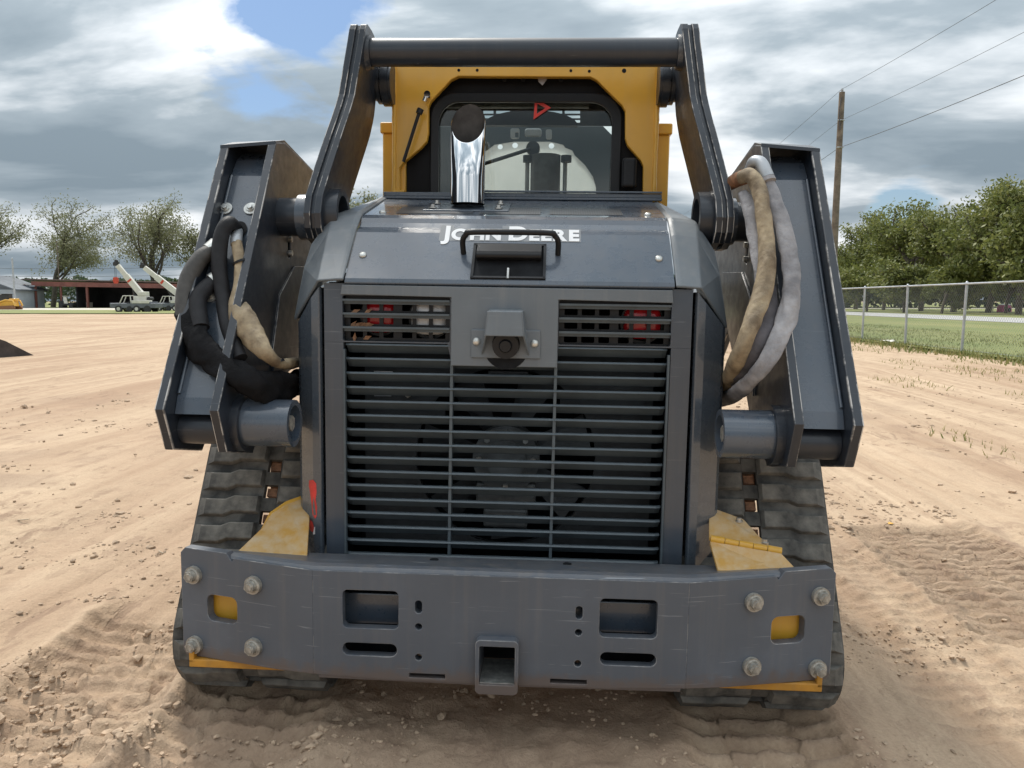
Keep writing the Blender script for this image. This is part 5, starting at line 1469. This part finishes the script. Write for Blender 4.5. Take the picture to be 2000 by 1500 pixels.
# ---- house at the left edge -----------------------------------------------
hs = empty('house', wp(-32, 122), VROT); tag(hs, 'blue-grey gabled house at the edge of the yard', 'house')
hw = 5.3
ob('wall', MB().add([(-hw, 0, 0), (hw, 0, 0), (hw, 0, 3.0), (0, 0, 5.0), (-hw, 0, 3.0), (-hw, 8, 0), (hw, 8, 0), (hw, 8, 3.0), (0, 8, 5.0), (-hw, 8, 3.0)],
                    [(0, 1, 2, 3, 4), (9, 8, 7, 6, 5), (1, 6, 7, 2), (0, 4, 9, 5)]), 'house_wall', hs)
ob('roof', MB().hexa([(-hw - .5, -.5, 2.85), (0, -.5, 5.0), (0, 8.5, 5.0), (-hw - .5, 8.5, 2.85)], [(-hw - .5, -.5, 3.05), (0, -.5, 5.25), (0, 8.5, 5.25), (-hw - .5, 8.5, 3.05)])
   .hexa([(hw + .5, -.5, 2.85), (0, -.5, 5.0), (0, 8.5, 5.0), (hw + .5, 8.5, 2.85)], [(hw + .5, -.5, 3.05), (0, -.5, 5.25), (0, 8.5, 5.25), (hw + .5, 8.5, 3.05)]), 'house_roof', hs)
for x in (1.2, 3.4):
    wn = ob('window', MB().box((x - .55, -.05, 1.0), (x + .55, .0, 2.3)), 'crane_white', hs); ob('pane', MB().box((x - .45, -.07, 1.1), (x + .45, -.052, 2.2)), 'crane_dark', wn)
ob('gable_siding', MB().add([(-hw + .1, -.02, 3.0), (hw - .1, -.02, 3.0), (0, -.02, 4.9)], [(0, 1, 2)]), 'house_roof', hs)

# ---- far yellow loader ------------------------------------------------------
fl_ = empty('skid_loader', wp(20, 104), VROT); tag(fl_, 'small yellow loader with raised grey bucket parked by the house', 'loader')
ob('body', MB().hexa([(-1.2, -.7, .5), (1.2, -.7, .5), (1.2, .7, .5), (-1.2, .7, .5)], [(-1.2, -.7, 1.1), (1.0, -.7, 1.35), (1.0, .7, 1.35), (-1.2, .7, 1.1)]), 'paint_yellow', fl_, .05)
ob('cab', MB().hexa([(-.7, -.5, 1.1), (.45, -.5, 1.2), (.45, .5, 1.2), (-.7, .5, 1.1)], [(-.45, -.48, 2.1), (.45, -.48, 2.1), (.45, .48, 2.1), (-.45, .48, 2.1)]), 'crane_dark', fl_, .04)
ob('cab_roof', MB().box((-.6, -.55, 2.1), (.5, .55, 2.18)), 'crane_dark', fl_, .03)
for y in (-.78, .78):
    ob('lift_arm', MB().tube([(1.5, y, .55), (1.2, y, 1.25), (.3, y, 1.35), (-1.0, y, .9), (-1.6, y, .5)], .12, 6), 'paint_yellow', fl_)
    ob('track', MB().loft([[(1.35, q, .05), (1.5, q, .3), (1.2, q, .62), (-1.0, q, .5), (-1.3, q, .3), (-1.15, q, .05)] for q in (y - .16, y + .16)], True, True), 'rust', fl_, .05)
ob('bucket', MB().hexa([(-2.3, -.9, .3), (-1.6, -.9, .15), (-1.6, .9, .15), (-2.3, .9, .3)], [(-2.0, -.9, 1.2), (-1.5, -.9, 1.0), (-1.5, .9, 1.0), (-2.0, .9, 1.2)]), 'engine_grey', fl_, .04)
ob('hood', MB().box((.5, -.5, 1.25), (1.35, .5, 1.55)), 'paint_yellow', fl_, .08)

# ---- mobile cranes -----------------------------------------------------------
def crane(px, dist, boom_end, label, hook, boom_w=1.0):
    c = empty('mobile_crane', wp(px, dist), VROT); tag(c, label, 'crane', 'white mobile cranes in front of the shed')
    ob('chassis', MB().box((-2.35, -.95, .45), (2.4, .95, .95)).box((-2.45, -.9, .55), (-1.5, .9, 1.0)).box((-.2, -.95, .9), (1.9, .95, 1.12)), 'crane_grey', c, .05)
    ob('deck', MB().box((-.1, -.97, .95), (1.8, -.2, 1.28)), 'crane_white', c, .04)
    ob('cab_frame', MB().tube([(-1.35, -.9, 1.0), (-1.0, -.85, 1.75), (-.25, -.85, 1.78), (-.15, -.9, .95)], .055, 6).tube([(-1.35, -.1, 1.0), (-1.0, -.1, 1.75), (-.25, -.1, 1.78), (-.15, -.1, .95)], .055, 6).box((-1.0, -.88, 1.72), (-.25, -.08, 1.79)), 'crane_white', c)
    ob('seat', MB().box((-.75, -.7, .95), (-.35, -.3, 1.1)).box((-.45, -.7, 1.1), (-.33, -.3, 1.55)), 'crane_dark', c, .03)
    ob('turret', MB().box((-.15, -.45, 1.25), (1.25, .45, 1.75)).box((.35, -.5, 1.75), (1.2, .5, 2.2)), 'crane_white', c, .06)
    b0 = Vector((.55, 0, 1.95)); b1 = Vector((boom_end[0], 0, boom_end[1])); dr = (b1 - b0).normalized(); pr = Vector((-dr.z, 0, dr.x))
    def bx(t0, t1, hw_, hh, m):
        a, b = b0 + (b1 - b0) * t0, b0 + (b1 - b0) * t1
        q = lambda p: [p + pr * u * hh + Vector((0, v * hw_, 0)) for u, v in ((-1, -1), (1, -1), (1, 1), (-1, 1))]
        return MB().hexa(q(a), q(b))
    bo = ob('boom', bx(-.06, .62, .22, .30 * boom_w, None), 'crane_white', c, .02); ob('boom_section', bx(.55, .95, .17, .235 * boom_w, None), 'crane_white', bo, .02)
    hd_ = MB().cyl(b1 + Vector((-.05, -.2, .05)), b1 + Vector((-.05, .2, .05)), .2, 14).cyl(b1 + dr * .25 + pr * -.2 + Vector((0, -.15, 0)), b1 + dr * .25 + pr * -.2 + Vector((0, .15, 0)), .14, 12).hexa([b1 + Vector((.2, -.15, -.2)), b1 + Vector((.2, .15, -.2)), b1 + Vector((-.3, .15, -.2)), b1 + Vector((-.3, -.15, -.2))], [b1 + Vector((.3, -.15, .2)), b1 + Vector((.3, .15, .2)), b1 + Vector((-.3, .15, .15)), b1 + Vector((-.3, -.15, .15))])
    ob('boom_head', hd_, 'crane_dark', bo)
    ob('lift_cylinder', MB().cyl((-.1, 0, 1.35), b0.lerp(b1, .38) - Vector((0, 0, .15)), .11, 10), 'crane_dark', c)
    ob('red_marker', bx(.42, .47, .23, .26, None), 'hook_red', bo)
    if hook:
        x = b1.x - .15; z1 = b1.z - 1.75
        for dx in (-.07, .07): ob('cable', MB().cyl((x + dx, 0, b1.z - .1), (x + dx, 0, z1 + .3), .02, 5), 'crane_dark', bo)
        ob('hook_block', MB().loft([[(x + a * .28, y, z1 + b * .34) for a, b in ((-.55, -1), (.55, -1), (1, -.1), (.7, 1), (-.7, 1), (-1, -.1))] for y in (-.12, .12)], True, True), 'hook_red', bo, .03)
    for x in (-1.50, .42, 1.55, -.35):
        for y in (-.85, .85):
            w = ob('wheel', MB().cyl((x, y - .13, .37), (x, y + .13, .37), .37 if x != -.35 else .30, 20), 'crane_dark', c)
            if x in (-1.5, .42): ob('rim', MB().cyl((x, y - .145, .37), (x, y - .125, .37), .19, 16), 'crane_white', w)
    ob('winch', MB().cyl((1.5, -.4, 1.45), (1.5, .4, 1.45), .2, 12), 'crane_dark', c)
    return c
crane(271, 83, (-1.95, 5.15), 'white mobile crane, boom raised to the left with a red hook block', True)
crane(345, 92, (-3.6, 5.3), 'second white mobile crane, boom lower, half hidden by the hoses', False, 1.15)

# ---- bucket lying on the sand ---------------------------------------------------
bk_ = empty('loader_bucket', wp(-22, 16.6, gz(*wp(-22, 16.6)[:2])), VROT + R(8)); tag(bk_, 'dark loader bucket lying on the sand at the lot edge', 'bucket')
shell = [(-.05, 0), (-.42, .03), (-.52, .20), (-.46, .42), (-.30, .49)]
pr_ = [(0, y) for y in ()]
prof_o = [(.40, .015), (-.05, .0), (-.36, .03), (-.46, .18), (-.42, .38), (-.28, .455)]
prof_i = [(p[0] + .02, p[1] + .025) for p in prof_o[::-1]]
ob('shell', MB().loft([[(x, a, b) for a, b in prof_o + prof_i] for x in (-1.0, .52)], True, True), 'bucket_steel', bk_)
for x in (-1.0, .52):
    ob('side_plate', MB().loft([[(x + d, a, b) for a, b in [(.62, .0), (-.05, .0), (-.38, .03), (-.48, .18), (-.44, .40), (-.28, .475), (.05, .34)]] for d in (0, .03)], True, True), 'bucket_rust', bk_, .004)
bk_.rotation_euler = (0, 0, VROT - R(28))
ob('cutting_edge', MB().box((-1.0, .36, -.005), (.55, .60, .02)), 'bucket_rust', bk_, .004)

# ---- chain-link fence --------------------------------------------------------------
FS = 9.55; FH = 1.58
fence = empty('chain_link_fence', lane(FS, 0)); tag(fence, 'galvanised chain-link fence between the sand lot and the lawn', 'fence')
fence.rotation_euler = (0, 0, math.atan2(HD.y, HD.x))
A0, A1 = 4.1, 66.0
k = A0
pm = MB().cyl((0, 0, -.1), (0, 0, FH + .02), .030, 12).cyl((0, 0, FH + .02), (0, 0, FH + .05), .034, 12, .012).mesh('post'); pm.materials.append(MATS['galvanised'])
bmesh_fix = fix_normals(pm)
while k < A1:
    o = bpy.data.objects.new('post', pm); COL.objects.link(o); o.parent = fence; o.location = (k, 0, .03); o.rotation_euler = (R(random.uniform(-.8, .8)), R(random.uniform(-.6, .6)), 0); k += 2.78
ob('top_rail', MB().cyl((A0 - .5, 0, FH + .02), (A1, 0, FH + .02), .022, 10), 'galvanised', fence)
ob('tension_wire', MB().cyl((A0 - .5, -.03, .10), (A1, -.03, .10), .003, 4), 'galvanised', fence)
wm = MB(); pitch = .085; z0, z1 = .08, FH + .03; x = A0 - 2
V = []; Fq = []
hw_ = .0019
while x < 46:
    for sg in (-1, 1):
        xa, xb = (x, x + (z1 - z0) * .95) if sg > 0 else (x + (z1 - z0) * .95, x)
        n0 = len(V); V += [(xa - hw_, -.030 - .002 * sg, z0), (xa + hw_, -.030 - .002 * sg, z0), (xb + hw_, -.030 - .002 * sg, z1), (xb - hw_, -.030 - .002 * sg, z1),
                           (xa, -.0334 - .002 * sg, z0), (xb, -.0334 - .002 * sg, z1)]
        Fq += [(n0, n0 + 1, n0 + 2, n0 + 3), (n0 + 1, n0 + 4, n0 + 5, n0 + 2), (n0 + 4, n0, n0 + 3, n0 + 5)]
    x += pitch
wm.v = V; wm.f = Fq; wm.sm = [False] * len(Fq)
tag(ob('wire_mesh', wm, 'mesh_wire', fence, recalc=False), kind='stuff')

# ---- utility pole and wires -----------------------------------------------------------
PD = 32.0; pp = wp(1621, PD); ph = ray_z(1627, 180, PD)
pole = empty('utility_pole', (pp.x, pp.y, 0)); tag(pole, 'tall weathered wooden utility pole beyond the fence', 'utility pole')
ob('shaft', MB().tube([(0, 0, -.2), (.0, 0, ph * .5), (.04, 0, ph)], [.155, .135, .112], 14), 'wood_pole', pole)
wires_z = [ray_z(1627, 178, PD) + .06, ray_z(1627, 236, PD), ray_z(1627, 289, PD)]
ob('insulator', MB().cyl((.04, 0, ph), (.04, 0, ph + .14), .03, 10).cyl((.04, 0, ph + .06), (.04, 0, ph + .10), .06, 12), 'galvanised', pole)
for z in wires_z[1:]:
    ob('bracket', MB().cyl((-.12, -.14, z), (.14, -.14, z), .025, 8).cyl((.0, -.02, z), (.0, -.18, z), .02, 8), 'galvanised', pole)
ob('conduit', MB().tube([(-.03, -.15, ph - .25), (-.10, -.17, ph - .8), (-.03, -.16, ph - 1.5)], .018, 6), 'wire', pole)
wl = ('topmost wire at the tip of the utility pole', 'middle wire held by the upper pole bracket', 'lowest wire held by the lower pole bracket')
for z, lb, r_ in zip(wires_z, wl, (.007, .006, .010)):
    m = MB()
    for span, sg in ((52, -1), (60, 1)):
        pts = [Vector((pp.x, pp.y, z)) + HD * (sg * span * t) + Vector((0, 0, -1.1 * 4 * t * (1 - t) * (span / 60) ** 2)) for t in [i / 16 for i in range(17)]]
        m.tube(pts, r_, 5, False)
    tag(ob('power_line', m, 'wire', recalc=False), lb, 'power line')
p2 = Vector((pp.x, pp.y, 0)) + HD * 60
pole2 = empty('utility_pole', (p2.x, p2.y, 0)); tag(pole2, 'next utility pole farther along the same wires', 'utility pole')
ob('shaft', MB().tube([(0, 0, -.2), (0, 0, ph)], [.155, .112], 12), 'wood_pole', pole2)
for px, d, ty, lb in ((35, 110, 505, 'pale pole standing beside the house gable'), (123, 131, 470, 'slim lamp pole in front of a pecan tree')):
    q = wp(px, d); t = ray_z(px, ty, d); o = empty('yard_pole', q); tag(o, lb, 'pole')
    ob('shaft', MB().tube([(0, 0, 0), (0, 0, t)], [.16, .11] if px < 100 else [.10, .07], 10), 'galvanised' if px < 100 else 'wood_pole', o)
    ob('cap', MB().cyl((0, 0, t), (0, 0, t + .15), .14, 10, .04), 'galvanised', o)
q0, q1 = wp(-300, 150), wp(560, 150)
for i, (z, lb) in enumerate(((8.4, 'upper of the far wires crossing behind the cranes'), (6.9, 'lower of the far wires crossing behind the cranes'))):
    tag(ob('power_line', MB().tube([q0.lerp(q1, t / 14) + Vector((0, 0, z - 1.0 * 4 * (t / 14) * (1 - t / 14))) for t in range(15)], .03, 4, False), 'wire', recalc=False), lb, 'power line')

# ---- small things -------------------------------------------------------------------
pk_ = empty('pink_playhouse', wp(1957, 80), VROT); tag(pk_, 'small pink draped object under the trees beyond the road', 'play tent')
rings = []
for z, w, d in ((0.07, .62, .5), (.5, .60, .5), (.72, .52, .42), (.82, .30, .25)):
    rings.append([(w * math.copysign(abs(math.cos(t)) ** .6, math.cos(t)) * (1 + .06 * math.sin(5 * t)), d * math.copysign(abs(math.sin(t)) ** .6, math.sin(t)), z) for t in [2 * math.pi * i / 20 for i in range(20)]])
ob('cover', MB().loft(rings, True, True, True), 'pink', pk_); ob('white_roof', MB().hexa([(-.45, -.4, .80), (.5, -.4, .80), (.5, .4, .80), (-.45, .4, .80)], [(-.25, -.25, .93), (.3, -.25, .93), (.3, .25, .93), (-.25, .25, .93)]), 'crane_white', pk_)
ob('opening', MB().box((.05, -.53, .1), (.35, -.49, .5)), 'crane_dark', pk_)
tb = empty('yard_table', wp(1940, 81), VROT); tag(tb, 'low pale table beside the pink object', 'table')
ob('top', MB().box((-.5, -.3, .62), (.5, .3, .68)), 'gravel', tb)
for x in (-.42, .42):
    for y in (-.24, .24): ob('leg', MB().box((x - .03, y - .03, .05), (x + .03, y + .03, .62)), 'gravel', tb)
g = wp(1735, 21.2); sc_ = MB(); rr = np.random.default_rng(2)
grid = [[(g.x + (i - 2) * .06 + rr.normal(0, .015), g.y + (j - 1) * .08 + rr.normal(0, .015), gz(g.x, g.y) + .07 + rr.uniform(0, .07)) for i in range(6)] for j in range(4)]
sc_.add([p for r_ in grid for p in r_], [(j * 6 + i, j * 6 + i + 1, (j + 1) * 6 + i + 1, (j + 1) * 6 + i) for j in range(3) for i in range(5)])
so = ob('plastic_scrap', sc_, 'crane_white', recalc=False); tag(so, 'crumpled white plastic scrap lying in the grass at the fence', 'litter')
md = so.modifiers.new('thick', 'SOLIDIFY'); md.thickness = .003

def ground_at(px, py):
    d = R_WORLD @ Vector(((px - 1000) / F_PX, 1, -(py - 750) / F_PX)); z = 0.0
    for _ in range(6):
        t = (z - CAM.z) / d.z; p = CAM + d * t; z = gz(p.x, p.y)
    return p
for pts_, lb, r_ in (([(100, 1395), (97, 1404), (103, 1416)], 'curved pale straw on the churned sand beside the left track', .0022), ([(310, 1078), (318, 1083), (324, 1080)], 'short dark twig on the smooth sand left of the bumper', .003),
                     ([(35, 1018), (57, 1016)], 'thin pale stick on the rutted sand of the lot', .003)):
    tag(ob('twig', MB().tube([ground_at(*p) + Vector((0, 0, .006)) for p in pts_], r_, 6), 'twig'), lb, 'twig')
q = ground_at(1738, 1027)
tag(ob('fallen_leaf', MB().add([q + Vector(v) for v in ((-.02, 0, .012), (0, -.014, .016), (.022, .002, .014), (.002, .014, .02), (-.02, 0, .010), (0, -.014, .014), (.022, .002, .012), (.002, .014, .018))], [(0, 1, 2, 3), (7, 6, 5, 4), (0, 4, 5, 1), (1, 5, 6, 2), (2, 6, 7, 3), (3, 7, 4, 0)]), 'paint_yellow'), 'small yellow leaf on the churned sand right of the loader', 'leaf')

# ---- grass -----------------------------------------------------------------------------
def grass():
    V = []; Fq = []; tone = []
    def blades(ss, aa, hh, tn):
        base = np.array([list(lane(s_, a_))[:2] for s_, a_ in zip(ss, aa)]); zz = ground_height(base[:, 0], base[:, 1])[0]
        for (x, y), z, h, t in zip(base, zz, hh, tn):
            an = random.uniform(0, 6.28); dx, dy = math.cos(an) * h * .16, math.sin(an) * h * .16; lx, ly = random.gauss(0, h * .4), random.gauss(0, h * .4)
            z = max(z, z if t < 0 else z); n0 = len(V)
            V.extend([(x - dx, y - dy, z - .01), (x + dx, y + dy, z - .01), (x + lx, y + ly, z + h)]); Fq.append((n0, n0 + 1, n0 + 2)); tone.extend([abs(t)] * 3)
    n = 9000
    a = RNG.uniform(6, 44, n); s_ = FS + RNG.normal(-.12, .33, n); blades(s_, a, RNG.uniform(.05, .16, n), np.clip(RNG.normal(.35, .25, n), 0, 1))
    n = 12000; a = RNG.uniform(6, 26, n); s_ = RNG.uniform(3.2, 9.2, n)
    k = fbm(s_ * 1.3, a * .45, 1.0, 3, 71) + (s_ - 6) * .02; kk = k > .575; blades(s_[kk], a[kk], RNG.uniform(.02, .07, kk.sum()), np.clip(RNG.normal(.68, .22, kk.sum()), 0, 1))
    n = 16000; a = RNG.uniform(6, 40, n); s_ = RNG.uniform(9.4, 16, n)
    base = np.clip(RNG.normal(.22, .15, n), 0, 1); blades(s_, a, RNG.uniform(.07, .13, n), base)
    m = MB(); m.v = V; m.f = Fq; m.sm = [False] * len(Fq); me = m.mesh('grass')
    at_ = me.attributes.new('tone', 'FLOAT', 'POINT'); at_.data.foreach_set('value', np.array(tone, dtype=np.float32))
    o = ob('grass', me, 'grass_blade'); tag(o, 'tufts of green and dry grass along the fence', 'grass', kind='stuff')
grass()
